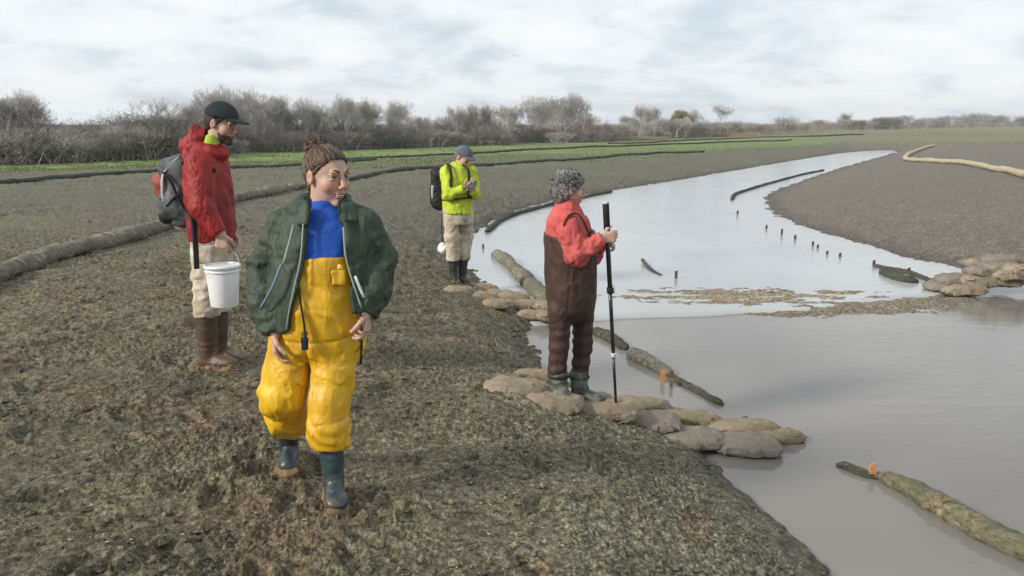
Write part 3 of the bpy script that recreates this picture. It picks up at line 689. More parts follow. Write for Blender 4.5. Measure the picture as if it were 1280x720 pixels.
# grass tufts in the far bands
n = 60000; px_ = rng.uniform(-60, 1340, n); 
lo_ = np.interp(px_, [p[0] for p in GR_LO2], [p[1] for p in GR_LO2]); hi_ = np.interp(px_, [p[0] for p in TREE_PX], [p[1] for p in TREE_PX])
py_ = hi_ + (lo_ - hi_) * rng.uniform(0, 1, n) ** .8
u_ = (px_ - 640) / FOC; v_ = (py_ - 360) / FOC; t_ = (-.02 - CAM_H) / (-SP - v_ * CP); x = u_ * t_; y = (CP - v_ * SP) * t_
z = hbase(x, y); ok = z > WL + .1; x, y, z = x[ok], y[ok], z[ok]
h = rng.uniform(.015, .05, len(x)); wv = rng.uniform(.02, .06, len(x)); a = rng.uniform(0, 3.14, len(x))
dx, dy = np.cos(a) * wv, np.sin(a) * wv
V_ = np.stack([np.c_[x - dx, y - dy, z - .02], np.c_[x + dx, y + dy, z - .02], np.c_[x + rng.normal(0, .03, len(x)), y + rng.normal(0, .03, len(x)), z + h]], 1).reshape(-1, 3)
cg = np.where(rng.uniform(0, 1, (len(x), 1)) < .7, np.array([[.125, .175, .055]]), np.array([[.20, .20, .08]])) * rng.uniform(.7, 1.2, (len(x), 1))
m_, nt_, bs_ = new_mat('short winter grass'); a_ = nt_.nodes.new('ShaderNodeAttribute'); a_.attribute_name = 'Col'; nt_.links.new(a_.outputs['Color'], bs_.inputs['Base Color']); bs_.inputs['Roughness'].default_value = .8
tag(mesh_np('grass', V_, np.arange(len(V_)).reshape(-1, 3), m_, col=np.repeat(cg, 3, 0), smooth=False), 'short green winter grass growing in bands before the trees', kind='stuff')
# ------------------------------------------------------------------ trees and scrub
def bark(name, c1, c2):
    return cloth(name, c1, .9, .3, col2=c2, bump=.4, spotscale=2, spec=.15)
M_BARK = {'grey': bark('pale grey bark', (.48, .455, .43), (.33, .31, .29)), 'brown': bark('grey-brown bark', (.42, .385, .345), (.28, .255, .23)), 'red': bark('reddish twig bark', (.35, .285, .255), (.23, .19, .17)), 'dark': bark('dark bark', (.22, .205, .185), (.15, .14, .125))}
def leafm(name, c):
    return cloth(name, c, .8, .4, spotscale=3)
M_LEAF = {'olive': leafm('olive leaves', (.22, .205, .14)), 'tan': leafm('faded tan leaves', (.34, .26, .13)), 'dark': leafm('dark evergreen leaves', (.11, .12, .085)), 'mauve': leafm('mauve-brown dead leaves', (.32, .285, .26))}
class Sk:
    def __init__(s, seed): s.r = random.Random(seed); s.A = []; s.B = []; s.ra = []; s.rb = []; s.tips = []
    def seg(s, a, b, ra, rb): s.A.append(tuple(a)); s.B.append(tuple(b)); s.ra.append(ra); s.rb.append(rb)
    def grow(s, p, d, L, r, depth, spread, up, kids, bend=.18, steps=3, taper=.62):
        R = s.r; q = p.copy()
        for i in range(steps):
            d2 = (d + Vector((R.gauss(0, bend), R.gauss(0, bend), R.gauss(0, bend * .6) + up))).normalized()
            q2 = q + d2 * (L / steps); r2 = r * (1 - (1 - taper) * (i + 1) / steps); s.seg(q, q2, r * (1 - (1 - taper) * i / steps), r2)
            if depth > 0 and i > 0 and R.random() < .42: s.kid(q2, d2, L, r2, depth, spread, up, kids, bend, steps, taper)
            q, d = q2, d2
        if depth <= 0: s.tips.append(tuple(q)); return
        for k in range(kids): s.kid(q, d, L, r * taper, depth, spread, up, kids, bend, steps, taper)
    def kid(s, q, d, L, r, depth, spread, up, kids, bend, steps, taper):
        R = s.r; a = R.uniform(0, 6.28); n = d.orthogonal().normalized(); n.rotate(Matrix.Rotation(a, 3, d)); ang_ = R.uniform(.45, 1.1) * spread
        d2 = (d * math.cos(ang_) + n * math.sin(ang_)).normalized(); s.grow(q, d2, L * R.uniform(.6, .86), r * R.uniform(.6, .85), depth - 1, spread, up, kids, bend, steps, taper)
def prisms(A, B, ra, rb, ns=3):
    A = np.array(A); B = np.array(B); ra = np.array(ra); rb = np.array(rb); T = B - A; T /= np.linalg.norm(T, axis=1)[:, None] + 1e-9
    N = np.cross(T, [0.31, .17, .93]); N /= np.linalg.norm(N, axis=1)[:, None] + 1e-9; Bn = np.cross(T, N); n = len(A); V = []
    for c, r in ((A, ra), (B, rb)):
        for k in range(ns):
            a = 2 * math.pi * k / ns; V.append(c + (math.cos(a) * N + math.sin(a) * Bn) * r[:, None])
    V = np.stack(V, 1).reshape(-1, 3); o = (np.arange(n) * 2 * ns)[:, None]
    Q = np.concatenate([np.concatenate([o + k, o + (k + 1) % ns, o + ns + (k + 1) % ns, o + ns + k], 1) for k in range(ns)])
    return V, Q
def leaves(pts, n, spread, size, seed):
    r = np.random.default_rng(seed); P = np.array(pts)[r.integers(0, len(pts), n)] + r.normal(0, spread, (n, 3)); P[:, 2] = np.maximum(P[:, 2], .05)
    a = r.normal(0, 1, (n, 3)); a /= np.linalg.norm(a, axis=1)[:, None]; b = np.cross(a, r.normal(0, 1, (n, 3))); b /= np.linalg.norm(b, axis=1)[:, None]; s = r.uniform(.5, 1.3, (n, 1)) * size
    V = np.stack([P - a * s, P + b * s * .6, P + a * s, P - b * s * .6], 1).reshape(-1, 3); return V, np.arange(4 * n).reshape(-1, 4)
PROTO = {}
def proto(kind, seed):
    """normalised to height 1; returns list of (part name, V, F, material)"""
    key = (kind, seed)
    if key in PROTO: return PROTO[key]
    s = Sk(seed * 13 + len(kind)); parts = []; R = s.r
    if kind == 'bare':       # broad bare cottonwood: short trunk, steep limbs, fine haze of twigs
        for k in range(R.choice((1, 2, 3))): s.grow(Vector((R.uniform(-.05, .05), R.uniform(-.05, .05), 0)), Vector((R.uniform(-.25, .25), R.uniform(-.25, .25), 1)).normalized(), .32, .017, 4, .62, .06, 4, .13, 3)
        bk = 'grey'
    elif kind == 'slim':     # narrow upright poplar
        for k in range(3): s.grow(Vector((R.uniform(-.06, .06), R.uniform(-.06, .06), 0)), Vector((R.uniform(-.1, .1), R.uniform(-.1, .1), 1)).normalized(), .36, .016, 4, .42, .12, 3, .08, 4)
        bk = 'grey'
    elif kind == 'round':    # reddish round oak
        s.grow(Vector((0, 0, 0)), Vector((0, 0, 1)), .26, .026, 5, .85, .04, 3, .14, 3); bk = 'red'
    elif kind == 'leafy':
        s.grow(Vector((0, 0, 0)), Vector((0, 0, 1)), .28, .03, 4, .8, .03, 3, .14, 3); bk = 'brown'
    elif kind == 'conifer':
        s.grow(Vector((0, 0, 0)), Vector((0, 0, 1)), .9, .03, 0, .8, .0, 3, .01, 6)
        for k in range(70):
            z = .15 + .8 * (k / 70) ** .9; a = R.uniform(0, 6.28); L = .34 * (1.02 - z) + .03
            s.grow(Vector((0, 0, z * .9)), Vector((math.cos(a), math.sin(a), .25)).normalized(), L, .007, 1, .6, .02, 2, .1, 3)
        bk = 'dark'
    else:                    # scrub: many stems from the ground
        for k in range(16):
            a = R.uniform(0, 6.28); q = R.uniform(0, .45); s.grow(Vector((math.cos(a) * q, math.sin(a) * q, 0)), Vector((math.cos(a) * .4 * q, math.sin(a) * .4 * q, 1)).normalized(), .30, .012, 3, .7, .07, 3, .16, 3)
        bk = {'scrub': 'brown', 'scrubred': 'red', 'scrubdark': 'dark'}[kind]
    A, B = np.array(s.A), np.array(s.B); hmax = max(B[:, 2].max(), A[:, 2].max()); ra = np.array(s.ra) / hmax; rb = np.array(s.rb) / hmax; A, B = A / hmax, B / hmax
    A[:, 2] = np.maximum(A[:, 2], -.01); B[:, 2] = np.maximum(B[:, 2], 0)
    mn = .0014 if kind in ('bare', 'slim', 'round') else .002
    big = (ra > .0085) & (not kind.startswith('scrub')); tips = np.array(s.tips) / hmax
    if big.any(): parts.append(('trunk', *prisms(A[big], B[big], ra[big], rb[big], 6), M_BARK[bk]))
    V, Q = prisms(A[~big], B[~big], np.maximum(ra[~big], mn), np.maximum(rb[~big], mn * .6))
    # twiglets at the tips
    r = np.random.default_rng(seed); nt_ = {'bare': 4, 'slim': 4, 'round': 4}.get(kind, 3); T0 = np.repeat(tips, nt_, 0); T1 = T0 + r.normal(0, 1, T0.shape) * (.022, .022, .016) + (0, 0, .014)
    V2, Q2 = prisms(T0, T1, np.full(len(T0), mn * .75), np.full(len(T0), mn * .3))
    V, Fs, _ = join_parts([(V, Q), (V2, Q2)])
    if kind in ('leafy', 'conifer') or kind.startswith('scrub'):
        lm = {'leafy': 'tan', 'conifer': 'dark', 'scrub': 'olive', 'scrubred': 'mauve', 'scrubdark': 'dark'}[kind]; nl = {'leafy': 6000, 'conifer': 9000, 'scrub': 1500, 'scrubred': 1500, 'scrubdark': 3500}[kind]
        parts.append(('branches', V, Fs, M_BARK[bk])); parts.append(('crown', *leaves(np.vstack([tips * (1, 1, .82), tips * (1, 1, .55), tips * (1.05, 1.05, .25)]) if kind.startswith('scrub') else tips, nl, .035, .017, seed), M_LEAF[lm]))
    else: parts.append(('crown', V, Fs, M_BARK[bk]))
    PROTO[key] = parts; return parts
first = {}
def tree(name, kind, seed, px, base_py, top_py, label, cat, group=None, wide=1.0, pos=None, rot=None):
    p = pos if pos is not None else ground_at(px, base_py)
    r = ray(px, top_py); zt = CAM_H + r[2] * (p[1] / r[1]); h = max(.6, zt - p[2])
    key = (kind, seed)
    if key not in first:
        o = empty(name, (0, 0, 0), label, cat, group)
        for nm, V_, F_, m_ in proto(kind, seed): mesh_np(nm, V_, F_, m_, o, smooth=False)
        first[key] = o
    else: o = copy_tree(first[key]); o.name = name
    o.location = (p[0], p[1], p[2] - .03); o.scale = (h * wide, h * wide, h); o.rotation_euler = (0, 0, rot if rot is not None else random.uniform(0, 6.28))
    o['label'] = label; o['category'] = cat
    if group: o['group'] = group
    elif 'group' in o: del o['group']
    return o
def tb(px): return float(np.interp(px, [p[0] for p in TREE_PX], [p[1] for p in TREE_PX]))
TOP = lambda px: float(np.interp(px, [0, 40, 60, 100, 150, 230, 260, 300, 330, 350, 400, 450, 500, 520, 540, 580, 620, 660, 700, 740, 760, 800, 830], [112, 118, 148, 150, 146, 140, 106, 104, 110, 120, 122, 118, 124, 136, 145, 132, 130, 118, 116, 126, 150, 130, 150]))
# distinct trees
big = [(14, 110, 'bare', 1, 1.0, 'large pale bare tree at the far left edge of the tree line'), (197, 122, 'round', 1, .85, 'round reddish bare tree standing alone left of the man in the cap'),
 (275, 104, 'bare', 2, .9, 'tall bare tree right behind the dark cap'), (318, 106, 'bare', 3, .9, 'tall pale bare tree just right of the dark cap'), (352, 118, 'slim', 1, .8, 'narrow bare tree between the cap and the hair bun'),
 (384, 119, 'bare', 4, .85, 'bare tree rising above the hair bun'), (432, 117, 'bare', 1, .8, 'bare tree above the forehead of the woman in green'), (462, 121, 'slim', 2, .8, 'narrow bare tree right of the woman in green'), (497, 122, 'bare', 2, .85, 'spreading bare tree midway between green jacket and yellow jacket'),
 (545, 145, 'bare', 3, .9, 'low bare tree left of the man in yellow'), (572, 131, 'slim', 3, .9, 'upright bare tree directly above the man in yellow'), (590, 129, 'slim', 1, .8, 'taller of the upright bare trees just right of the grey cap'), (612, 128, 'slim', 2, .9, 'second upright bare tree right of the grey cap'), (632, 130, 'slim', 3, .9, 'third upright bare tree right of the grey cap'),
 (668, 117, 'bare', 4, 1.0, 'broad bare tree with leaning limbs left of the curly-haired woman'), (702, 114, 'bare', 1, 1.0, 'tallest broad bare tree above the curly-haired woman'), (732, 124, 'bare', 3, .8, 'bare tree on the right shoulder of the tallest broad one'),
 (800, 128, 'bare', 2, .9, 'bare tree above the top of the walking staff'), (818, 134, 'slim', 1, .8, 'slim bare tree left of the tan-leaved tree'), (851, 138, 'leafy', 1, .8, 'small tan-leaved tree beyond the river, the only leafy one'), (866, 135, 'bare', 4, .8, 'thin bare tree directly behind the tan-leaved tree'), (897, 128, 'bare', 3, 1.15, 'spreading bare tree standing alone in the right half'), (1056, 139, 'scrubdark', 1, .55, 'dark rounded evergreen sticking out of the far right tree line')]
for px, top, kd, sd_, wd, lb in big:
    b_ = tb(px) - (1.5 if px < 800 else .3); tree('tree', kd, sd_, px, b_, top, lb, 'tree', wide=wd)
# the wood behind: more bare trees
k = 0
for px in np.arange(-60, 840, 16.0):
    t0 = TOP(max(0, min(px, 830))) + random.uniform(3, 16)
    tree('tree', random.choice(['bare', 'slim', 'bare', 'round']), random.randint(1, 5), px + random.uniform(-5, 5), tb(px) - random.uniform(1.5, 3.5), t0, 'bare grey tree in the dense wood behind the field', 'tree', 'bare trees of the dense wood behind the field', .85); k += 1
# scrub belt
def belt(p0, p1, step, hf, kinds, label, group, back=(0, 2.5), wide=(1.2, 1.8)):
    px = p0
    while px < p1:
        b_ = tb(px) - random.uniform(*back); dd = hf(px) * random.uniform(.72, 1.1)
        tree('shrub', random.choice(kinds), random.randint(1, 3), px, b_, b_ - dd * random.choice((.7, .85, 1, 1, 1.25)), label, 'shrub', group, random.uniform(*wide)); px += step * random.uniform(.7, 1.3)
belt(-70, 230, 9, lambda p: np.interp(p, [0, 100, 230], [46, 42, 46]), ['scrub', 'scrubred', 'scrub'], 'brown leafless bush in the thicket left of the man in the red jacket', 'bushes of the thicket at left')
belt(-70, 260, 11, lambda p: 50, ['scrubdark', 'scrub', 'scrubred'], 'tall dark bush at the back of the left-hand thicket', 'tall bushes at the back of the left thicket', (2, 4))
belt(230, 560, 8, lambda p: np.interp(p, [230, 560], [25, 20]), ['scrub', 'scrubred', 'scrubdark'], 'dull bush at the foot of the wood between the red and yellow jackets', 'bushes at the foot of the wood, middle')
belt(560, 840, 7, lambda p: np.interp(p, [560, 840], [21, 16]), ['scrub', 'scrubdark', 'scrubred'], 'bluish-grey bush at the foot of the wood right of the man in yellow', 'bushes at the foot of the wood, right')
belt(225, 840, 20, lambda p: (tb(p) - 150), ['scrubdark', 'scrub', 'scrubred', 'scrub'], 'taller dusky bush among the trunks of the bare wood', 'tall bushes among the trunks of the wood', (2, 4), (1.0, 1.4))
belt(835, 1060, 5.5, lambda p: np.interp(p, [835, 1060], [23, 14]), ['scrub', 'scrubred', 'scrub'], 'small round bush in the far hedge beyond the river end', 'bushes of the far hedge', (0, 1.2), (1.0, 1.5))
belt(1055, 1345, 6, lambda p: random.uniform(12, 19), ['scrub', 'scrubred', 'scrubdark', 'scrubred'], 'tiny hazy tree in the farthest tree line at right', 'trees of the farthest tree line', (0, 1.0), (1.0, 1.6))
# pale reed strip in front of the hedge
def reeds(p0, p1, yb, h_, n, cl, label):
    px = rng.uniform(p0, p1, n); g = np.array([ground_at(p, yb) for p in np.linspace(p0, p1, 25)]); xx = np.interp(px, np.linspace(p0, p1, 25), g[:, 0]); yy = np.interp(px, np.linspace(p0, p1, 25), g[:, 1]) + rng.uniform(-1.2, 1.2, n)
    z = hbase(xx, yy); hh = h_ * rng.uniform(.6, 1.1, n); wv = .03; lean = rng.normal(0, .12, (n, 2)) * h_
    V_ = np.stack([np.c_[xx - wv, yy, z], np.c_[xx + wv, yy, z], np.c_[xx + lean[:, 0], yy + lean[:, 1], z + hh]], 1).reshape(-1, 3)
    m_ = cloth('dry reeds ' + str(p0), cl, .9, .3); tag(mesh_np('reeds', V_, np.arange(3 * n).reshape(-1, 3), m_, smooth=False), label, kind='stuff')
reeds(858, 948, 170.6, .45, 12000, (.36, .28, .20), 'strip of dry orange-tan reeds before the far hedge')
reeds(765, 835, 176, .4, 8000, (.30, .25, .20), 'strip of dull dry reeds at the foot of the wood')
# ------------------------------------------------------------------ people
SKIN = cloth('skin', (.50, .32, .245), .55, .10, bump=.12, bscale=120, spec=.4, attr=True, spotscale=12)
def head_sdf(c, B, s, beard=0, open_mouth=0):
    c = np.asarray(c, F32)
    def f(P):
        q = ((P - c) @ B) / s; x = np.abs(q[:, 0]); m = np.stack([x, q[:, 1], q[:, 2]], 1)
        d = ell(q, (0, -.012, .030), (.073, .094, .088))
        d = smin(d, ell(q, (0, .022, -.045), (.056, .062, .066)), .03)
        d = smin(d, ell(m, (.038, .052, -.022), (.026, .028, .030)), .018)          # cheeks
        d = smin(d, ell(q, (0, .072, -.094), (.022, .020, .017)), .018)              # chin
        d = smin(d, rcone(q, (0, -.018, -.05), (0, -.022, -.11), .048, .046), .02)    # neck
        d = smin(d, ell(m, (.028, .080, .034), (.024, .012, .009)), .010)            # brow
        d = smax(d, -ell(m, (.031, .096, .014), (.017, .014, .010)), .009)           # socket
        d = smin(d, ell(m, (.031, .0735, .0225), (.017, .0135, .0062)), .003); d = smin(d, ell(m, (.031, .0725, .0045), (.016, .0125, .0055)), .003)  # lids
        d = smin(d, rcone(q, (0, .086, .022), (0, .104, -.020), .0085, .0115), .009) # nose
        d = smin(d, ell(m, (.011, .096, -.027), (.008, .010, .007)), .005)
        d = smin(d, ell(q, (0, .086, -.052), (.024, .010, .006)), .005)              # upper lip
        d = smin(d, ell(q, (0, .084, -.066), (.020, .010, .007)), .005)              # lower lip
        d = smax(d, -ell(q, (0, .098, -.0590), (.023, .012, .0022 + .003 * open_mouth)), .002)
        e = ell(m, (.077, -.012, -.002), (.009, .019, .032)); e = smax(e, -ell(m, (.088, -.006, .0), (.008, .010, .018)), .004)
        d = smin(d, e, .004)
        return d * s
    return f
def head_col(c, B, s):
    c = np.asarray(c, F32)
    def g(V):
        q = ((V - c) @ B) / s; C = np.ones((len(V), 3), F32)
        def spot(cc, r, col, soft=.6):
            m = np.stack([np.abs(q[:, 0]), q[:, 1], q[:, 2]], 1); d = np.linalg.norm((m - np.array(cc, F32)) / np.array(r, F32), axis=1)
            w = (1 - sstep(soft, 1.15, d))[:, None]; C[:] = C * (1 - w) + np.array(col, F32) * w
        spot((.04, .07, -.03), (.030, .05, .028), (1.10, .80, .78)); spot((0, .11, -.022), (.016, .03, .018), (1.1, .8, .78))
        spot((0, .09, -.059), (.026, .03, .013), (.85, .45, .45)); spot((0, .088, -.059), (.020, .014, .0030), (.25, .12, .12))
        spot((.031, .085, .014), (.018, .03, .010), (.72, .6, .6)); spot((.08, -.01, 0), (.02, .03, .035), (1.0, .84, .80))
        return C
    return g
def hand_sdf(w, d, n, side, curl=.5, k=1.0, spread=1.0):
    w = np.asarray(w, float); d = np.array(d, float) / np.linalg.norm(d); n = np.array(n, float); n -= d * n.dot(d); n /= np.linalg.norm(n); s = np.cross(n, d) * side
    segs = []; fing = []
    for o, L, c_ in ((-.030, .060, 1.1), (-.010, .076, 1.0), (.011, .082, .95), (.031, .074, .85)):
        kn = w + d * (.088 - abs(o - .008) * .25) * k + s * o * k * spread
        segs.append((w + s * o * .55 * k, kn, .0145 * k, .0125 * k)); p = kn; a = curl * c_ * .7; r = .0098 * k
        for fr in (.45, .31, .24):
            dd = d * math.cos(a) + n * math.sin(a); p2 = p + dd * L * fr * k; fing.append((p, p2, r, r * .9)); r *= .9; p = p2; a += curl * c_
    tb_ = w + d * .02 * k + s * .026 * k; v = d * .62 + s * .72 + n * .35; v /= np.linalg.norm(v); p1 = tb_ + v * .042 * k; v2 = d * .85 + s * .15 + n * (.35 + curl * .4); v2 /= np.linalg.norm(v2); p2 = p1 + v2 * .032 * k; p3 = p2 + (v2 + n * .3 * curl) * .024 * k
    th = [(tb_, p1, .0145 * k, .0115 * k), (p1, p2, .0115 * k, .0100 * k), (p2, p3, .0100 * k, .0085 * k)]
    def f(P):
        dd = None
        for a, b, r1, r2 in segs: e = rcone(P, a, b, r1, r2); dd = e if dd is None else smin(dd, e, .012 * k)
        dd = smin(dd, rcone(P, w - d * .02 * k, w, .022 * k, .023 * k), .015)
        for a, b, r1, r2 in fing: dd = smin(dd, rcone(P, a, b, r1, r2), .003 * k)
        for a, b, r1, r2 in th: dd = smin(dd, rcone(P, a, b, r1, r2), .006 * k)
        return dd
    c = w + d * .05 * k; return f, c - .17 * k, c + .17 * k
def folds(P, seed, amp, s=(9, 9, 14), sharp=1.0):
    s = np.array(s, F32); w_ = np.stack([vnoise3(P * 4 + seed, seed + 5), vnoise3(P * 4 + seed + 9, seed + 6), vnoise3(P * 4 + 17, seed + 7)], 1) * .9
    n = 1 - np.abs(vnoise3(P * s + w_ + seed, seed)) * 2.4; n2 = 1 - np.abs(vnoise3(P * s * 2.1 + w_ * 2, seed + 1)) * 2.4
    v3 = np.abs(vnoise3(P * s * 1.45 + w_ * 1.6 + 3.3, seed + 2))
    return -amp * (n * .65 + n2 * .3) + amp * .9 * np.exp(-v3 / .10) - amp * .3
def bbox(pts, pad): P = np.array(pts); return P.min(0) - pad, P.max(0) + pad
class Fig:
    def __init__(s, Y): s.Y = Y
    def p(s, px, py, dy=0): return at_y(px, py, s.Y + dy)
    def S(s, rows):
        out = []
        for r in rows:
            dy = r[4] if len(r) > 4 else 0; L = s.p(r[1], r[0], dy); R = s.p(r[2], r[0], dy); out.append((L[2], (L[0] + R[0]) / 2, s.Y + dy, (R[0] - L[0]) / 2, r[3]))
        return sorted(out)
def sec_box(S, pad=.05):
    S = np.array(S); return np.array([(S[:, 1] - S[:, 3]).min(), (S[:, 2] - S[:, 4]).min(), S[:, 0].min()]) - pad, np.array([(S[:, 1] + S[:, 3]).max(), (S[:, 2] + S[:, 4]).max(), S[:, 0].max()]) + pad
def body(root, parts, colparts=None):
    """one continuous body mesh: finer grids for head and hands, rooted in the coarser torso and limbs"""
    out = []
    for i, (f, lo, hi, h, cf) in enumerate(parts):
        V, Q = surfnet(f, lo, hi, h); out.append((V, Q, cf(V) if cf else np.ones((len(V), 3), F32)))
    V, Fs, C_ = join_parts(out); return mesh_np('body', V, Fs, SKIN, root, col=C_)
def eyes(root, c, B, s, mat_brow=None):
    def sph(cc, r, n=10):
        u = np.linspace(0, np.pi, n); v = np.linspace(0, 2 * np.pi, 2 * n, endpoint=False); U, Vv = np.meshgrid(u, v, indexing='ij')
        P = np.stack([np.sin(U) * np.cos(Vv), np.sin(U) * np.sin(Vv), np.cos(U)], -1).reshape(-1, 3) * r + cc
        i = np.arange(n - 1)[:, None] * 2 * n; j = np.arange(2 * n)[None]; j2 = (j + 1) % (2 * n); return P, np.stack([i + j, i + 2 * n + j, i + 2 * n + j2, i + j2], -1).reshape(-1, 4)
    for sx in (-1, 1):
        P, Q = sph(np.array([sx * .031, .0712, .0135]), .0118); d = np.linalg.norm(P - np.array([sx * .033, .0832, .0125]), axis=1)
        col = np.where(d[:, None] < .0068, np.array([[.05, .035, .025]]), np.array([[.24, .20, .18]]))
        mesh_np('eye', (P * s) @ B.T + c, Q, EYE, root, col=col)
        if mat_brow:
            a = np.linspace(0, 1, 7); L = np.c_[sx * (.016 + a * .030), .094 - a * .014, .0345 + .006 * np.sin(a * 2.6)]
            V, F_ = tube((L * s) @ B.T + c, np.array([.6, 1, 1, 1, .9, .7, .4]) * .0042 * s, 6); mesh_np('eyebrow', V, F_, mat_brow, root)
EYE, nt_, bs_ = new_mat('eye'); a_ = nt_.nodes.new('ShaderNodeAttribute'); a_.attribute_name = 'Col'; nt_.links.new(a_.outputs['Color'], bs_.inputs['Base Color']); bs_.inputs['Roughness'].default_value = .15
def hair_shell(c, B, s, thick, amp, frq, extra=None, seed=0, cut=(.85, .012), low=-.075, curly=False):
    c = np.asarray(c, F32)
    def f(P):
        q = ((P - c) @ B) / s
        d = ell(q, (0, -.014, .030), (.073 + thick, .094 + thick, .088 + thick)); d = smin(d, rcone(q, (0, -.055, .0), (0, -.06, -.05), .05 + thick, .035 + thick), .03)
        face = q[:, 1] - cut[0] * q[:, 2] - cut[1]; d = smax(d, face, .008); d = smax(d, low - q[:, 2], .01)
        earm = ell(np.stack([np.abs(q[:, 0]), q[:, 1], q[:, 2]], 1), (.085, -.008, -.004), (.02, .020, .026)); 
        if not curly: d = smax(d, -earm, .006)
        if extra is not None: d = extra(q, d)
        if curly: d = d - amp * (vnoise3(q * frq, seed) + .6 * vnoise3(q * np.array(frq) * 2.3, seed + 1))
        else: d = d - amp * (vnoise3(q * frq + 1.2 * vnoise3(q * 14, 3)[:, None], seed) + .5 * vnoise3(q * np.array(frq) * np.array([2.2, 1.2, 2.2]), seed + 1))
        return d * s
    return f
def boot_sdf(top, ankle, toe, rt_, ra_, rf, k=1.0, wr=.004, seed=0):
    top, ankle, toe = (np.asarray(v, float) for v in (top, ankle, toe)); hd = toe - ankle; hd[2] = 0; hl = np.linalg.norm(hd); hd /= hl; heel = np.array([ankle[0], ankle[1], toe[2]]) - hd * .05
    def f(P):
        d = rcone(P, top, ankle, rt_, ra_); q = P.copy(); q[:, 2] = (q[:, 2] - toe[2]) * 1.25 + toe[2]
        d = smin(d, rcone(q, heel, toe - hd * rf, rf * .85, rf), .035); d = smin(d, rcone(q, ankle * .6 + toe * .4 + (0, 0, .0), toe - hd * rf * 1.3, rf * .8, rf * .85), .03)
        d = smax(d, (toe[2] - rf * .72) - P[:, 2], .006); top_cut = (P - top) @ ((top - ankle) / np.linalg.norm(top - ankle)).astype(F32)
        d = smax(d, top_cut - .005, .01)
        return d + folds(P, seed, wr, (7, 7, 26))
    lo, hi = bbox([top, ankle, toe, heel], .10); return f, lo, hi, heel, hd
def sole_sdf(heel, toe, hd, rf):
    a = heel - hd * rf * .5; b = toe.copy(); z0 = toe[2] - rf * .74
    def f(P):
        q = P.copy(); q[:, 2] = 0; A = np.array([a[0], a[1], 0]); Bp = np.array([b[0] - hd[0] * rf, b[1] - hd[1] * rf, 0]); d = rcone(q, A, Bp, rf * .86, rf * 1.06)
        return smax(d, np.abs(P[:, 2] - z0) - .022, .012) - .006 + .016 * vnoise3(P * 26, 4) + .008 * vnoise3(P * 60, 5)
    lo, hi = bbox([a, b], .1); lo[2] = z0 - .03; hi[2] = z0 + .03; return f, lo, hi
def boot(root, top, ankle, toe, rt_, ra_, rf, mat, solemat, wr=.004, seed=0, h=.008, smat=None):
    f, lo, hi, heel, hd = boot_sdf(top, ankle, toe, rt_, ra_, rf, wr=wr, seed=seed); o = sdf_obj('boot', f, lo, hi, h, mat, root)
    f2, lo, hi = sole_sdf(heel, np.asarray(toe, float), hd, rf); s = mesh_np('sole', *surfnet(f2, lo, hi, h), solemat, o)
    return o
M_STR = {}
for nm_, c_ in (('dark brown', (.035, .02, .012)), ('brown', (.09, .055, .032)), ('light brown', (.17, .11, .065)), ('dark grey', (.06, .055, .055)), ('grey', (.22, .21, .21)), ('white', (.36, .35, .35))): M_STR[nm_] = cloth(nm_ + ' hair strands', c_, .5, .2, bump=0, spec=.5)
def slerp_path(a, b, n):
    a = a / np.linalg.norm(a); b = b / np.linalg.norm(b); w = math.acos(np.clip(a @ b, -1, 1)); t = np.linspace(0, 1, n)[:, None]
    return (np.sin((1 - t) * w) * a + np.sin(t * w) * b) / math.sin(w)
def strands_back(parent, c, B, s):
    r = np.random.default_rng(4); groups = {'dark brown': [], 'brown': [], 'light brown': []}; rad = np.array([.080, .101, .095]); o = np.array([0, -.014, .030])
    for i in range(420):
        sx = r.uniform(-1, 1); a_ = sx * 2.2; st = np.array([math.sin(a_), math.cos(a_), .78 * math.cos(a_) - .06 + r.normal(0, .04) - .12 * (abs(a_) > 1.5)]); en = np.array([r.normal(0, .12), -.62, .80 + r.normal(0, .1)])
        P = slerp_path(st, en, 9); lift = 1 + r.uniform(.0, .035) + .02 * np.sin(np.linspace(0, 9, 9) + r.uniform(0, 6))
        L = P * rad * lift[:, None] + o; V_, F_ = tube((L * s) @ B.T + c, np.array([.5, .9, 1, 1, 1, 1, .9, .8, .5]) * r.uniform(.0012, .0026), 5, False); groups[r.choice(list(groups), p=[.35, .45, .2])].append((V_, F_))
    for i in range(70):     # messy knot and stray wisps
        b0 = np.array([0, -.078, .116]) + r.normal(0, .010, 3); t = np.linspace(0, r.uniform(3, 7), 14); R1 = r.uniform(.016, .032); e1 = r.normal(0, 1, 3); e1 /= np.linalg.norm(e1); e2 = np.cross(e1, r.normal(0, 1, 3)); e2 /= np.linalg.norm(e2)
        L = b0 + R1 * (np.cos(t)[:, None] * e1 + np.sin(t)[:, None] * e2) + (t[:, None] / 40) * r.normal(0, .05, 3); V_, F_ = tube((L * s) @ B.T + c, r.uniform(.0012, .0028), 5, False); groups[r.choice(list(groups), p=[.3, .4, .3])].append((V_, F_))
    for k_, g_ in groups.items(): V_, F_, _ = join_parts(g_); tag(mesh_np('hair_strands', V_, F_, M_STR[k_], parent), kind='stuff')
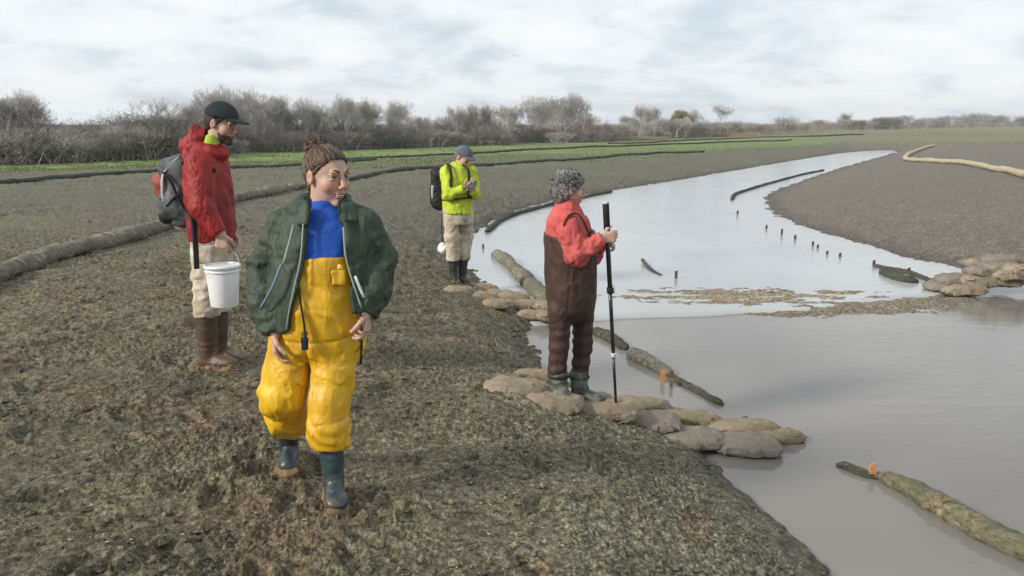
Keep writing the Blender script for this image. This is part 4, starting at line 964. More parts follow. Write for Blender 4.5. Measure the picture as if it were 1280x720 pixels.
def curls(parent, c, B, s):
    r = np.random.default_rng(6); groups = {'dark grey': [], 'grey': [], 'white': []}; rad = np.array([.086, .106, .102]); o = np.array([0, -.018, .026])
    for i in range(620):
        d = r.normal(0, 1, 3); d /= np.linalg.norm(d); p = d * rad * r.uniform(.97, 1.07) + o
        if d[2] < -.25: p = p + (0, -.012, -.03 * r.uniform(0, 1))
        if p[1] - .8 * p[2] > .026 or p[2] < -.105: continue
        n = d; t1 = np.cross(n, (0, 0, 1.0)); t1 /= np.linalg.norm(t1) + 1e-6; t2 = np.cross(t1, n); t = np.linspace(0, r.uniform(2.5, 6), 12); R1 = r.uniform(.006, .013); dr = -t2 * r.uniform(.01, .03)
        L = p + R1 * (np.cos(t)[:, None] * t1 + np.sin(t)[:, None] * (n * .6 + t2 * .4)) + (t / 6)[:, None] * dr; V_, F_ = tube((L * s) @ B.T + c, r.uniform(.0014, .003), 5, False); groups[r.choice(list(groups), p=[.35, .45, .2])].append((V_, F_))
    for k_, g_ in groups.items(): V_, F_, _ = join_parts(g_); tag(mesh_np('hair_curls', V_, F_, M_STR[k_], parent), kind='stuff')
def patch(name, c, r, B_, mat, parent, amp=.003, h=.006, rd=.008):
    f = lambda P: box(P, c, r, rd, B_) + amp * vnoise3(P * 25, 6); m_ = max(r) + .02
    return sdf_obj(name, f, np.array(c) - m_, np.array(c) + m_, h, mat, parent)
MUD = cloth('caked mud', (.20, .135, .075), .9, .35, bump=.6, spotscale=14)

# ============ woman in green jacket and yellow waders
g = ground_at(418, 622); YG = 3.66; F = Fig(YG); p = F.p
root = empty('person', (-.90, YG, hs(-.90, YG)), 'woman walking towards the camera in an open dark green jacket, blue shirt and yellow waders', 'person')
hc = p(409, 221, .0); HB = basis((.78, -.62, -.14)); HSc = 1.07
hs_f = head_sdf(hc, HB, HSc, open_mouth=1.2)
nk = p(402, 268, .02)
shirt = F.S([(252, 389, 417, .065), (266, 372, 436, .085), (285, 358, 452, .115), (330, 356, 450, .135), (370, 352, 452, .14), (420, 348, 452, .14)])
inner = F.S([(262, 388, 418, .055), (285, 366, 444, .09), (330, 364, 442, .11), (420, 356, 444, .12)])
lhand, lo1, hi1 = hand_sdf(p(344, 416, -.11), (.05, -.10, -1), (1, .1, 0), -1, .62, .95)
rhand, lo2, hi2 = hand_sdf(p(459, 389, -.13), (-.02, -.15, -1), (-1, .1, 0), 1, .75, .95)
armL = [p(352, 276), p(331, 335, .01), p(334, 385, -.05), p(343, 414, -.10)]; armR = [p(458, 274), p(474, 325, .02), p(468, 368, -.06), p(460, 390, -.12)]
legL = [p(372, 425, .02), p(356, 490, -.03), p(358, 525, .12), p(362, 560, .20)]; legR = [p(418, 425, .0), p(407, 490, -.08), p(412, 550, -.12), p(416, 600, -.16)]
bl, bh = bbox(armL + armR + legL + legR + [p(402, 262)], .12)
def gcore(P):
    d = loft(P, inner); d = smin(d, rcone(P, nk, hc, .055, .05), .04)
    for a, r in ((armL, (.036, .034, .026, .02)), (armR, (.036, .034, .026, .02)), (legL, (.085, .06, .04, .022)), (legR, (.085, .06, .04, .022))): d = smin(d, chain(P, a, r), .03)
    return d
body(root, [(lambda P: smin(hs_f(P), rcone(P, hc, nk, .045, .06), .02), hc - .17, hc + (.14, .14, .15), .0042, head_col(hc, HB, HSc)), (lhand, lo1, hi1, .0042, None), (rhand, lo2, hi2, .0042, None), (gcore, bl, bh, .014, None)])
M_HAIR1 = cloth('brown hair', (.085, .050, .030), .55, .5, col2=(.03, .017, .010), bscale=200, bump=.6, spec=.5, spotscale=40)
def bun(q, d):
    d = smin(d, ell(q, (.0, -.072, .118), (.036, .034, .034)) - .010 * vnoise3(q * 45, 8), .012)
    return smin(d, ell(q, (.0, -.098, .088), (.028, .026, .030)) - .008 * vnoise3(q * 50, 9), .01)
hair = hair_shell(hc, HB, HSc, .005, .004, (75, 14, 60), bun, 2, cut=(.85, -.004))
ho = sdf_obj('hair', hair, hc - .17, hc + (.17, .17, .19), .0045, M_HAIR1, root)
strands_back(ho, hc, HB, HSc)
patch('teeth', hc + (HB @ np.array([.002, .0865, -.0588], F32)) * HSc, (.016 * HSc, .005, .0032), HB, cloth('teeth', (.62, .58, .52), .3, .05, bump=0), root, 0, .0022, .002)
eyes(root, hc, HB, HSc, M_HAIR1)
M_BLUE = cloth('royal blue cotton', (.018, .085, .42), .8, .3, bump=.3, spotscale=9)
def shirt_f(P): return smax(loft(P, shirt) - .004, -(rcone(P, nk, hc, .052, .05)), .01) + folds(P, 12, .006, (9, 9, 10))
sdf_obj('shirt', shirt_f, *sec_box(shirt), .008, M_BLUE, root)
M_YEL = cloth('yellow oilskin', (.66, .39, .012), .50, .14, crease=.5, col2=(.54, .29, .008), bump=.35, bscale=14, spec=.5, spotscale=4)
wad = F.S([(318, 362, 448, .150), (345, 352, 453, .158), (380, 345, 455, .165), (405, 342, 456, .165), (430, 338, 455, .155), (448, 345, 450, .12)])
bibx = np.array(sorted([(p(0, y_, -.15)[2], p(l_, y_, -.15)[0], p(r_, y_, -.15)[0]) for y_, l_, r_ in ((314, 377, 432), (330, 376, 434), (350, 368, 442), (368, 340, 462), (380, 300, 500))]))
wl = [p(373, 418, .0), p(360, 465, -.03), p(354, 495, -.05), p(359, 522, .05), p(362, 538, .12)]; wr_ = [p(419, 420, -.01), p(416, 465, -.05), p(410, 500, -.09), p(409, 535, -.12), p(413, 556, -.12)]
ztop = p(0, 316, -.15)[2]
def wader_f(P):
    t = loft(P, wad); z = P[:, 2]; xl = np.interp(z, bibx[:, 0], bibx[:, 1]); xr = np.interp(z, bibx[:, 0], bibx[:, 2]); mz = sstep(bibx[1, 0] + .02, bibx[2, 0], z) * 0
    cut = np.maximum(xl - P[:, 0], P[:, 0] - xr); cut = np.where(z > bibx[0, 0] - .03, np.maximum(cut, np.where(z > bibx[1, 0], P[:, 1] - (YG - .04), -1)), -1)
    t = smax(t, cut, .01); t = smax(t, z - ztop, .008)
    a = chain(P, wl, (.098, .098, .098, .092, .080), .03); b = chain(P, wr_, (.098, .092, .085, .086, .080), .03)
    cuta = (wl[-1][2] + .0) - z; cutb = (wr_[-1][2] + .0) - z
    legs = smin(smax(a, cuta, .02), smax(b, cutb, .02), .012); kneez = sstep(wl[1][2] + .08, wl[2][2], z)
    fo = folds(P + np.stack([P[:, 2] * .35, P[:, 2] * 0, P[:, 2] * 0], 1), 23, .008, (12, 12, 4)) * (.9 + .3 * kneez) + .010 * kneez * np.sin((z + P[:, 0] * .5 + .15 * vnoise3(P * 5, 3)) * 62) * vnoise3(P * 5, 77)
    d = smin(t, legs, .035) + fo
    # centre seam and crotch fold
    fx = np.abs(P[:, 0] - np.interp(z, [wl[-1][2], wl[0][2], 1.0], [p(388, 520)[0], p(393, 430)[0], p(396, 400)[0]])); d += .020 * np.exp(-(fx / .011) ** 2) * (z < wl[0][2] + .05) * (P[:, 1] < YG + .1)
    d += .007 * np.exp(-((z - p(0, 424, -.15)[2] - .02 * np.sin(P[:, 0] * 9)) / .006) ** 2)      # waist seam
    return d
lo, hi = bbox(wl + wr_ + [p(360, 300), p(440, 300)], .17)
wo = sdf_obj('waders', wader_f, lo, hi, .0075, M_YEL, root)
# chest pocket and straps on the waders
patch('pocket', p(423, 347, -.153), (.030, .007, .034), basis((.25, -1, .08)), M_YEL, wo)
patch('logo_patch', p(425, 334, -.162), (.016, .004, .015), basis((.3, -1, .08)), cloth('bright yellow patch', (.95, .62, .05), .4), wo, .0)
M_NAVY = cloth('navy webbing', (.012, .016, .04), .7, .2)
L = smooth_line([p(369, 316, -.13), p(371, 345, -.165), p(376, 380, -.18), p(380, 405, -.185), p(382, 425, -.185)], .02); V_, F_ = tube(L, .0085, 8, flat=.5); st = mesh_np('belt_strap', V_, F_, M_NAVY, root)
patch('buckle', p(381, 430, -.19), (.016, .008, .028), None, M_NAVY, st, .002, .005, .005)
L = smooth_line([p(452, 405, -.05), p(452, 430, -.06), p(451, 455, -.06)], .02); V_, F_ = tube(L, .005, 6); mesh_np('dangling_strap', V_, F_, M_NAVY, root)
# jacket
M_GRN = cloth('dark green jacket nylon', (.038, .056, .034), .62, .22, crease=.8, col2=(.025, .040, .027), bump=.3, bscale=45, spec=.35, spotscale=5)
M_LIN = cloth('dark jacket lining', (.018, .028, .026), .7, .3)
jk = F.S([(258, 372, 442, .075), (268, 350, 458, .105), (300, 341, 468, .150), (350, 338, 474, .180), (395, 336, 472, .190), (418, 337, 470, .190)])
op = np.array(sorted([(p(0, y_, -.16)[2], p(l_, y_, -.16)[0], p(r_, y_, -.16)[0]) for y_, l_, r_ in ((240, 392, 414), (262, 383, 424), (285, 381, 427), (320, 380, 430), (345, 376, 437), (365, 371, 444), (385, 365, 452), (400, 362, 466), (420, 360, 480))]))
slL = [p(354, 281), p(331, 332, .01), p(331, 378, -.04), p(341, 412, -.10)]; slR = [p(457, 280), p(477, 324, .02), p(470, 365, -.06), p(460, 390, -.11)]
def jacket_f(P):
    z = P[:, 2]; o = loft(P, jk, False); xl = np.interp(z, op[:, 0], op[:, 1]); xr = np.interp(z, op[:, 0], op[:, 2])
    zb = np.where(P[:, 0] < p(400, 380, -.1)[0], p(0, 417, -.15)[2], p(0, 402, -.15)[2])
    sh = smax(np.abs(o + .010) - .012, (np.minimum(np.minimum(P[:, 0] - xl, xr - P[:, 0]), (YG + .02) - P[:, 1])), .006)
    sh = smax(sh, zb - z, .01); sh = smax(sh, z - p(0, 262, 0)[2], .01)
    # shoulders (solid yoke)
    yoke = smax(chain(P, [p(354, 280), p(385, 264, .02), p(420, 264, .02), p(457, 279)], (.062, .062, .062, .062), .03), -rcone(P, nk - (0, 0, .06), hc, .07, .062), .01)
    yoke = smax(yoke, (np.minimum(np.minimum(P[:, 0] - xl, xr - P[:, 0]), (YG + .0) - P[:, 1])), .008)
    d = smin(sh, yoke, .02)
    for sl_, rr_ in ((slL, (.062, .069, .066, .050)), (slR, (.062, .066, .061, .046))):
        a = chain(P, sl_, rr_, .02); e = sl_[-1]; ax = (e - sl_[-2]) / np.linalg.norm(e - sl_[-2]); cutc = (P - e) @ ax.astype(F32)
        a = smax(a, cutc - .012, .008); a = smax(a, -smax(rcone(P, e - ax * .02, e + ax * .1, .034, .05), -(cutc + .03), .01), .006)
        d = smin(d, a + folds(P, 31, .007, (7, 7, 17)), .018)
    # stand-up collar and lapels
    col_ = np.abs(loft(P, F.S([(272, 372, 440, .085), (255, 374, 436, .082), (238, 378, 432, .078)]), False)) - .009
    col_ = smax(col_, (np.minimum(np.minimum(P[:, 0] - p(386, 250, -.05)[0], p(424, 250, -.05)[0] - P[:, 0]), (YG - .0) - P[:, 1])), .006)
    col_ = smax(col_, np.maximum(z - (p(0, 246, 0)[2] + .20 * (P[:, 1] - YG)), p(0, 275, 0)[2] - z), .008); d = smin(d, col_, .012)
    d = smin(d, box(P, p(380, 268, -.125), (.022, .007, .045), .006, basis((-.35, -1, .35))), .022)
    d = smin(d, box(P, p(437, 266, -.125), (.030, .007, .038), .006, basis((.45, -1, .35))), .022)
    d = smin(d, box(P, p(446, 375, -.185), (.030, .008, .055), .008, basis((.25, -1, .1))), .022)
    return d + folds(P, 37, .007, (13, 13, 4))
lo, hi = bbox(slL + slR + [p(340, 425), p(480, 235)], .2)
jo = sdf_obj('jacket', jacket_f, lo, hi, .0075, M_GRN, root)
M_PIP = cloth('pale grey zip tape', (.30, .34, .30), .5, .3)
def zipline(pts, r=.0035, mat=M_PIP, nm='zip'):
    V_, F_ = tube(smooth_line(pts, .02), r, 6); mesh_np(nm, V_, F_, mat, jo)
zipline([p(379, 280, -.150), p(376, 320, -.178), p(370, 350, -.19), p(362, 385, -.20), p(358, 412, -.20)])
zipline([p(429, 284, -.15), p(432, 320, -.18), p(440, 350, -.19), p(452, 385, -.20)])
zipline([p(367, 281, -.160), p(361, 305, -.178), p(354, 330, -.188)], .0045, nm='pocket_zip')
zipline([p(352, 330, -.185), p(340, 360, -.19), p(326, 385, -.14)], .006, cloth('blue-grey trim', (.14, .22, .30), .5), 'trim')
zipline([p(444, 345, -.19), p(449, 358, -.192), p(455, 372, -.195)], .006, cloth('pale label', (.55, .6, .58), .5), 'pull_tab')
# boots
M_RUB = cloth('dark teal rubber', (.028, .048, .058), .38, .25, bump=.2, spec=.5, dirt=.5)
tz = hs(float(p(420, 0, -.25)[0]), YG - .25)
a0 = p(417, 596, -.15); t0 = p(421, 618, -.30); t0[2] = hs(t0[0], t0[1]) + .045
boot(root, p(413, 545, -.12), np.array([a0[0], a0[1], t0[2] + .055]), t0, .057, .046, .046, M_RUB, MUD, seed=2)
a1 = p(362, 572, .20); t1 = p(361, 590, .04); t1[2] = hs(t1[0], t1[1]) + .045
boot(root, p(361, 528, .12), np.array([a1[0], a1[1], t1[2] + .06]), t1, .055, .045, .045, M_RUB, MUD, seed=5)

# ============ man in the red jacket
gR = ground_at(262, 457); YR = 5.58; F = Fig(YR); p = F.p
root = empty('person', (gR[0], YR, hs(gR[0], YR)), 'man in a red hooded jacket and dark cap standing with a bucket, looking down', 'person')
hc = p(277, 155); HB = basis((.93, -.22, -.30)); HSc = 1.04
hf = head_sdf(hc, HB, HSc); nk = p(262, 186)
inner = F.S([(188, 240, 280, .12), (230, 234, 276, .13), (300, 244, 286, .12)])
nr_ = [p(254, 206, -.17), p(257, 258, -.24), p(274, 292, -.26)]; fr_ = [p(262, 206, .17), p(276, 262, .20), p(288, 292, .10)]
lh, lo1, hi1 = hand_sdf(p(276, 292, -.265), (.02, .0, -1), (0, 1, 0), -1, 1.15, 1.0)
rh, lo2, hi2 = hand_sdf(p(289, 291, .08), (.05, -.1, -1), (0, -1, 0), 1, .9, 1.0)
lgN = [p(262, 300, -.08), p(259, 350, -.09), p(259, 400, -.09), p(262, 440, -.09)]; lgF = [p(270, 300, .09), p(274, 350, .09), p(274, 395, .09), p(277, 432, .09)]
def rcore(P):
    d = loft(P, inner); d = smin(d, rcone(P, nk, hc, .055, .05), .04)
    for a, r in ((nr_, (.045, .034, .026)), (fr_, (.045, .034, .026)), (lgN, (.07, .055, .04, .025)), (lgF, (.07, .055, .04, .025))): d = smin(d, chain(P, a, r), .03)
    return d
bl, bh = bbox(nr_ + fr_ + lgN + lgF + [nk], .12)
body(root, [(lambda P: smin(hf(P), rcone(P, hc, nk, .045, .06), .02), hc - .17, hc + (.15, .14, .15), .005, head_col(hc, HB, HSc)), (lh, lo1, hi1, .005, None), (rh, lo2, hi2, .005, None), (rcore, bl, bh, .016, None)])
M_HAIR2 = cloth('dark brown hair', (.035, .024, .018), .6, .5, bscale=200, bump=.6, spec=.4, spotscale=40)
sdf_obj('hair', hair_shell(hc, HB, HSc, .007, .002, (70, 30, 70), None, 3, low=-.07), hc - .17, hc + .17, .0055, M_HAIR2, root)
eyes(root, hc, HB, HSc, M_HAIR2)
def beard_f(P):
    q = ((P - hc.astype(F32)) @ HB) / HSc; d = hf(P) / HSc - .004 + .003 * vnoise3(q * 60, 4); d = smax(d, q[:, 2] + .050 - .5 * np.maximum(0, .04 - q[:, 1]), .008); d = smax(d, .015 - q[:, 1], .01); d = smax(d, -.125 - q[:, 2], .01)
    return smax(d, -ell(q, (0, .1, -.058), (.022, .02, .008)), .004) * HSc
sdf_obj('beard', beard_f, hc - .17, hc + .17, .0055, cloth('dark stubble beard', (.085, .055, .042), .8, .5, spotscale=60), root)
M_CAP = cloth('dark charcoal cap fabric', (.022, .030, .032), .8, .3, spec=.2)
def cap_geo(hc, HB, HSc, mat, root, bill=.075):
    def cf(P):
        q = ((P - hc.astype(F32)) @ HB) / HSc; d = np.abs(ell(q, (0, -.010, .042), (.090, .108, .096)) + .003) - .005
        seam = np.abs(np.sin(np.arctan2(q[:, 0], q[:, 1]) * 3)); return (smax(d, (.048 + .10 * (q[:, 1] - .05) * 0 - .012 * (q[:, 1] < 0)) - q[:, 2], .006) - .0015 * np.exp(-(seam / .05) ** 2)) * HSc
    co = sdf_obj('cap', cf, hc - .18, hc + .2, .0055, mat, root)
    def bf(P):
        q = ((P - hc.astype(F32)) @ HB) / HSc; zc = .050 + .012 - (q[:, 0] / .08) ** 2 * .018 - np.maximum(q[:, 1] - .09, 0) * .10
        d = np.sqrt((q[:, 0] / .076) ** 2 + ((q[:, 1] - .075) / (.028 + bill)) ** 2) - 1; d = np.maximum(d * .07, np.abs(q[:, 2] - zc) - .0045); return np.maximum(d, .062 - q[:, 1]) * HSc
    sdf_obj('brim', bf, hc - .2, hc + .24, .005, mat, co); return co
cap_geo(hc, HB, HSc, M_CAP, root)
M_LIME = cloth('lime fleece', (.34, .52, .06), .8, .2)
cl = F.S([(168, 258, 276, .07), (186, 252, 278, .085)]); f = lambda P: smax(loft(P, cl), -rcone(P, nk, hc, .056, .05), .006) + .003 * vnoise3(P * 20, 3)
sdf_obj('fleece_collar', lambda P: f(P), *sec_box(F.S([(165, 250, 282, .1), (190, 248, 284, .1)]), .03), .007, M_LIME, root)
M_RED = cloth('red jacket shell', (.27, .018, .018), .6, .25, crease=.8, col2=(.18, .010, .012), bump=.25, bscale=40, spec=.35, spotscale=4)
rj = F.S([(178, 240, 277, .09), (190, 231, 281, .16), (215, 229, 285, .20), (250, 231, 290, .205), (285, 237, 292, .20), (299, 239, 292, .19)])
sN = [p(250, 205, -.17), p(252, 258, -.25), p(273, 292, -.265)]; sF = [p(258, 205, .17), p(274, 258, .22), p(288, 287, .10)]
def redj(P):
    d = loft(P, rj); 
    for s_ in (sN, sF):
        a = chain(P, s_, (.092, .078, .050), .03); e = s_[-1]; ax = (e - s_[-2]) / np.linalg.norm(e - s_[-2]); a = smax(a, ((P - e) @ ax.astype(F32)) - .0, .01); d = smin(d, a, .03)
    hood = ell(P, p(245, 176, .0), (.085, .13, .060), basis((1, 0, .5))); hood = smin(hood, ell(P, p(243, 163, .0), (.030, .055, .045)), .04)
    hood = smin(hood, chain(P, [p(240, 184, -.13), p(262, 190, -.13), p(278, 192, -.05), p(278, 192, .05), p(262, 190, .13)], (.035, .035, .030, .030, .035), .03), .03)
    hood = smax(hood, -rcone(P, nk - (0, 0, .02), hc, .068, .075), .015)
    d = smin(d, hood + .012 * vnoise3(P * 16, 5), .02)
    return d + folds(P + np.stack([P[:, 2] * .4, P[:, 2] * 0, P[:, 2] * 0], 1), 41, .007, (12, 12, 4))
lo, hi = bbox([p(222, 155, -.3), p(300, 305, .3)] + sN + sF, .10); hi[2] = p(0, 158)[2]
sdf_obj('jacket', redj, lo, hi, .009, M_RED, root)
M_BEI = cloth('beige field trousers', (.58, .52, .43), .85, .22, crease=.6, col2=(.34, .28, .2), spotscale=6, dirt=.35)
def pants(rootp, top, legs, rads, mat, zcut, seed, h, amp=.010):
    def f(P):
        d = loft(P, top)
        for l_ in legs: d = smin(d, smax(chain(P, l_, rads, .03), zcut - P[:, 2], .01), .03)
        return d + folds(P, seed, amp, (8, 8, 13))
    lo, hi = bbox([q for l_ in legs for q in l_] + [(top[-1][1], top[-1][2] + .1, top[-1][0]), (top[-1][1], top[-1][2] - .1, top[-1][0])], .14); lo[2] = zcut - .03
    return sdf_obj('trousers', f, lo, hi, h, mat, rootp)
pants(root, F.S([(288, 243, 284, .16), (305, 242, 284, .17), (325, 244, 284, .15)]), [lgN[:3], lgF[:3]], (.098, .092, .078), M_BEI, p(0, 394, -.09)[2], 51, .009)
M_BRB = cloth('brown rubber boots', (.095, .060, .042), .45, .3, spec=.4, dirt=.5)
def rboot(top, ank, toe, r1, r2, r3, mat, sm, seed=0, h=.009):
    t = np.array(toe, float); t[2] = hs(t[0], t[1]) + r3; a = np.array(ank, float); a[2] = t[2] + .06; return boot(root, top, a, t, r1, r2, r3, mat, sm, seed=seed, h=h)
rboot(p(258, 390, -.09), p(259, 445, -.09), p(296, 455, -.12), .070, .052, .048, M_BRB, MUD, 3)
rboot(p(273, 390, .09), p(274, 438, .09), p(303, 446, .06), .066, .050, .046, M_BRB, MUD, 4)
patch('cargo_pocket', p(256, 318, -.175), (.055, .012, .060), None, M_BEI, root, .005, .008)
# rucksack on his back
M_RG = cloth('grey rucksack nylon', (.11, .12, .125), .6, .35, col2=(.02, .022, .025), spotscale=9, bump=.4); M_RK = cloth('black rucksack nylon', (.016, .017, .02), .6, .3); M_RO = cloth('orange-red rucksack panel', (.28, .06, .04), .6, .25); M_RW = cloth('pale grey rucksack trim', (.42, .44, .45), .6, .3)
bc = p(217, 235, -.02); ro = empty('rucksack', tuple(p(222, 275)), 'grey, black and orange rucksack on the back of the man in the red jacket', 'rucksack')
BR = basis((1, 0, .28))
sdf_obj('main_bag', lambda P: smin(box(P, p(233, 238), (.13, .10, .23), .07, BR), ell(P, p(224, 256), (.13, .16, .14)), .06) + folds(P, 61, .010, (9, 9, 9)), p(180, 290, -.3), p(260, 180, .3), .010, M_RG, ro)
sdf_obj('front_pocket', lambda P: box(P, p(218, 243), (.12, .09, .17), .085, BR) + folds(P, 62, .006), p(165, 290, -.3), p(245, 180, .3), .010, M_RO, ro)
sdf_obj('lower_pocket', lambda P: box(P, p(218, 268), (.125, .07, .05), .045, BR) + folds(P, 63, .006), p(165, 300, -.3), p(250, 240, .3), .010, M_RK, ro)
for nm, pts, r_, mt in (('compression_strap', [p(203, 215, -.155), p(214, 228, -.165), p(224, 250, -.165), p(232, 262, -.17)], .012, M_RK), ('compression_strap', [p(208, 258, -.165), p(220, 245, -.168), p(236, 240, -.15)], .012, M_RK), ('side_trim', [p(208, 205, -.11), p(203, 222, -.14), p(203, 245, -.14), p(206, 262, -.13)], .013, M_RW), ('side_trim', [p(224, 196, -.1), p(214, 204, -.12), p(206, 215, -.13)], .013, M_RW),
                         ('shoulder_strap', [p(228, 205, -.15), p(238, 190, -.155), p(250, 186, -.15), p(262, 196, -.17), p(268, 215, -.20)], .016, M_RK), ('hip_strap', [p(230, 262, -.17), p(240, 272, -.24), p(244, 300, -.27), p(246, 336, -.27)], .019, M_RK)):
    V_, F_ = tube(smooth_line(pts, .03), r_, 8, flat=.5); mesh_np(nm, V_, F_, mt, ro)
# white stick behind him
P_ = [p(199, 271, .1), p(215, 280, .1), p(236, 292, .1)]; V_, F_ = tube(P_, .011, 10); tag(mesh_np('measuring_stick', V_, F_, cloth('whitewashed stick', (.6, .58, .52), .6), loc=tuple(P_[1])), 'thin white stick tucked under the grey and orange rucksack', 'stick')
# bucket
bp = p(281, 382, -.24); bz = bp[2]; ro = empty('bucket', tuple(bp), 'white plastic bucket carried by the man in the red jacket', 'bucket')
zr = p(281, 331, -.24)[2]; H_ = zr - bz; M_BKT = cloth('white plastic', (.78, .79, .80), .35, .04, bump=.02, spec=.5, spotscale=3, dirt=.15)
def lathe(prof, c, ns=40):
    a = np.arange(ns) / ns * 2 * np.pi; V = np.concatenate([np.c_[c[0] + r * np.cos(a), c[1] + r * np.sin(a), np.full(ns, c[2] + z)] for r, z in prof]); i = np.arange(len(prof) - 1)[:, None] * ns; j = np.arange(ns)[None]; j2 = (j + 1) % ns
    return V, np.stack([i + j, i + j2, i + ns + j2, i + ns + j], -1).reshape(-1, 4)
V_, Q_ = lathe([(.0001, .004), (.096, .0), (.100, .006), (.122, H_ - .02), (.122, H_), (.118, H_), (.117, H_ - .02), (.097, .010), (.0001, .010)], bp); mesh_np('pail', V_, Q_, M_BKT, ro)
V_, Q_ = lathe([(.122, H_ - .040), (.128, H_ - .040), (.129, H_ - .036), (.123, H_ - .033), (.123, H_ - .02), (.131, H_ - .019), (.133, H_ - .004), (.130, H_ + .003), (.116, H_ + .003), (.116, H_ - .004)], bp); mesh_np('rim', V_, Q_, M_BKT, ro)
V_, Q_ = lathe([(.0001, H_ - .006), (.117, H_ - .006)], bp); mesh_np('lid', V_, Q_[:, ::-1], M_BKT, ro)
top = p(277, 306, -.245); hx = [bp + (.129, 0, H_ - .03), bp + (.120, .0, H_ + .05), bp + (.045, 0, top[2] - bz - .010), top + (0.02, 0, 0.004), top + (-.02, 0, .004), bp + (-.07, 0, top[2] - bz - .015), bp + (-.122, 0, H_ + .045), bp + (-.129, 0, H_ - .03)]
V_, F_ = tube(smooth_line(hx, .01), .0028, 7); ho = mesh_np('handle', V_, F_, cloth('galvanised wire', (.45, .45, .46), .35), ro)
V_, F_ = tube([top + (-.045, 0, 0), top + (.045, 0, 0)], .009, 10); mesh_np('grip', V_, F_, M_BKT, ho); ro.scale = (.87, .87, 1)

# ============ woman in brown waders
YW = 5.45; F = Fig(YW); p = F.p; gW = at_y(712, 503, YW)
root = empty('person', (gW[0], YW, gW[2]), 'grey curly-haired woman in brown waders and coral red shirt standing on sandbags', 'person')
hc = p(712, 237); HB = basis((.90, .22, -.20)); HSc = 1.0; hf = head_sdf(hc, HB, HSc); nk = p(706, 264)
inner = F.S([(264, 695, 728, .11), (300, 692, 732, .12), (372, 695, 734, .10)])
wrist = p(752, 298, -.185); n_ = [p(709, 278, -.16), p(722, 322, -.20), wrist]; f_ = [p(722, 282, .16), p(738, 322, .12), p(751, 301, .0)]
gh, lo1, hi1 = hand_sdf(wrist, (1, .1, .12), (0, 1, 0), -1, 1.25, .95); gh2, lo2, hi2 = hand_sdf(p(750, 303, .0), (.9, -.5, .0), (.3, -.6, -.5), 1, .8, .9)
l1 = [p(701, 388, -.08), p(699, 432, -.06), p(696, 468, -.06), p(696, 492, -.06)]; l2 = [p(728, 388, .09), p(728, 432, .07), p(724, 470, .07), p(725, 492, .07)]
def wcore(P):
    d = loft(P, inner); d = smin(d, rcone(P, nk, hc, .052, .048), .04)
    for a, r in ((n_, (.04, .032, .024)), (f_, (.04, .032, .024)), (l1, (.04, .035, .03, .022)), (l2, (.04, .035, .03, .022))): d = smin(d, chain(P, a, r), .03)
    return d
bl, bh = bbox(n_ + f_ + l1 + l2 + [nk], .12)
body(root, [(lambda P: smin(hf(P), rcone(P, hc, nk, .045, .055), .02), hc - .16, hc + .15, .005, head_col(hc, HB, HSc)), (gh, lo1, hi1, .0045, None), (gh2, lo2, hi2, .0045, None), (wcore, bl, bh, .016, None)])
M_HAIR3 = cloth('grey curly hair', (.17, .16, .16), .6, .5, col2=(.06, .055, .055), bscale=160, bump=.8, spec=.3, spotscale=42)
def bulk(q, d): return smin(d, ell(q, (0, -.050, -.015), (.082, .066, .090)), .03)
hw = sdf_obj('hair', hair_shell(hc, HB, HSc, .009, .008, (30, 30, 30), bulk, 5, cut=(.8, .022), low=-.105, curly=True), hc - .18, hc + .18, .005, M_HAIR3, root)
curls(hw, hc, HB, HSc); eyes(root, hc, HB, HSc, M_HAIR3)
M_COR = cloth('coral red shirt', (.52, .105, .095), .8, .22, crease=.7, col2=(.40, .065, .06), bump=.3, spotscale=6)
tw = F.S([(255, 699, 722, .085), (263, 690, 727, .13), (275, 684, 733, .175), (295, 682, 738, .18), (330, 684, 742, .175)])
sN = [p(708, 279, -.16), p(721, 318, -.205), p(752, 299, -.19)]; sF = [p(722, 282, .16), p(738, 320, .13), p(750, 302, .01)]
def shirt2(P):
    d = loft(P, tw)
    for s_ in (sN, sF):
        a = chain(P, s_, (.078, .068, .044), .03); e = s_[-1]; ax = (e - s_[-2]) / np.linalg.norm(e - s_[-2]); a = smax(a, (P - e) @ ax.astype(F32), .01); d = smin(d, a + folds(P, 71, .010, (11, 11, 14)), .025)
    d = smin(d, smax(rcone(P, nk, hc, .072, .066), P[:, 2] - p(0, 249)[2], .01), .02); d = smax(d, -rcone(P, nk, hc, .05, .05), .01)
    return d + folds(P, 72, .007, (13, 13, 5))
lo, hi = bbox(sN + sF + [p(680, 250), p(745, 335)], .14); sdf_obj('shirt', shirt2, lo, hi, .0085, M_COR, root)
M_WAD = cloth('brown wader fabric', (.060, .032, .025), .62, .3, crease=.7, col2=(.040, .022, .018), bump=.3, bscale=40, spec=.35, spotscale=4)
ww = F.S([(283, 682, 741, .192), (310, 682, 744, .192), (345, 683, 744, .180), (370, 685, 743, .172), (384, 687, 742, .155), (400, 692, 738, .11)])
def wader2(P):
    z = P[:, 2]; d = loft(P, ww, False) - .009; topz = np.interp(P[:, 0], [p(684, 0)[0], p(705, 0)[0], p(728, 0)[0], p(742, 0)[0]], [p(0, 291)[2], p(0, 296)[2], p(0, 318)[2], p(0, 288)[2]]); d = smax(d, z - topz, .006); d = smax(d, ww[0][0] - z, .06)
    for l_ in (l1, l2): d = smin(d, smax(chain(P, l_[:3], (.082, .062, .060), .03), l_[2][2] - z, .01) + .006 * np.sin(z * 88 + 3 * vnoise3(P * 6, 9)) * sstep(ww[0][0] + .04, ww[0][0] - .05, z) * (.6 + .6 * vnoise3(P * 5, 8)), .025)
    return d + folds(P, 81, .005, (12, 12, 5))
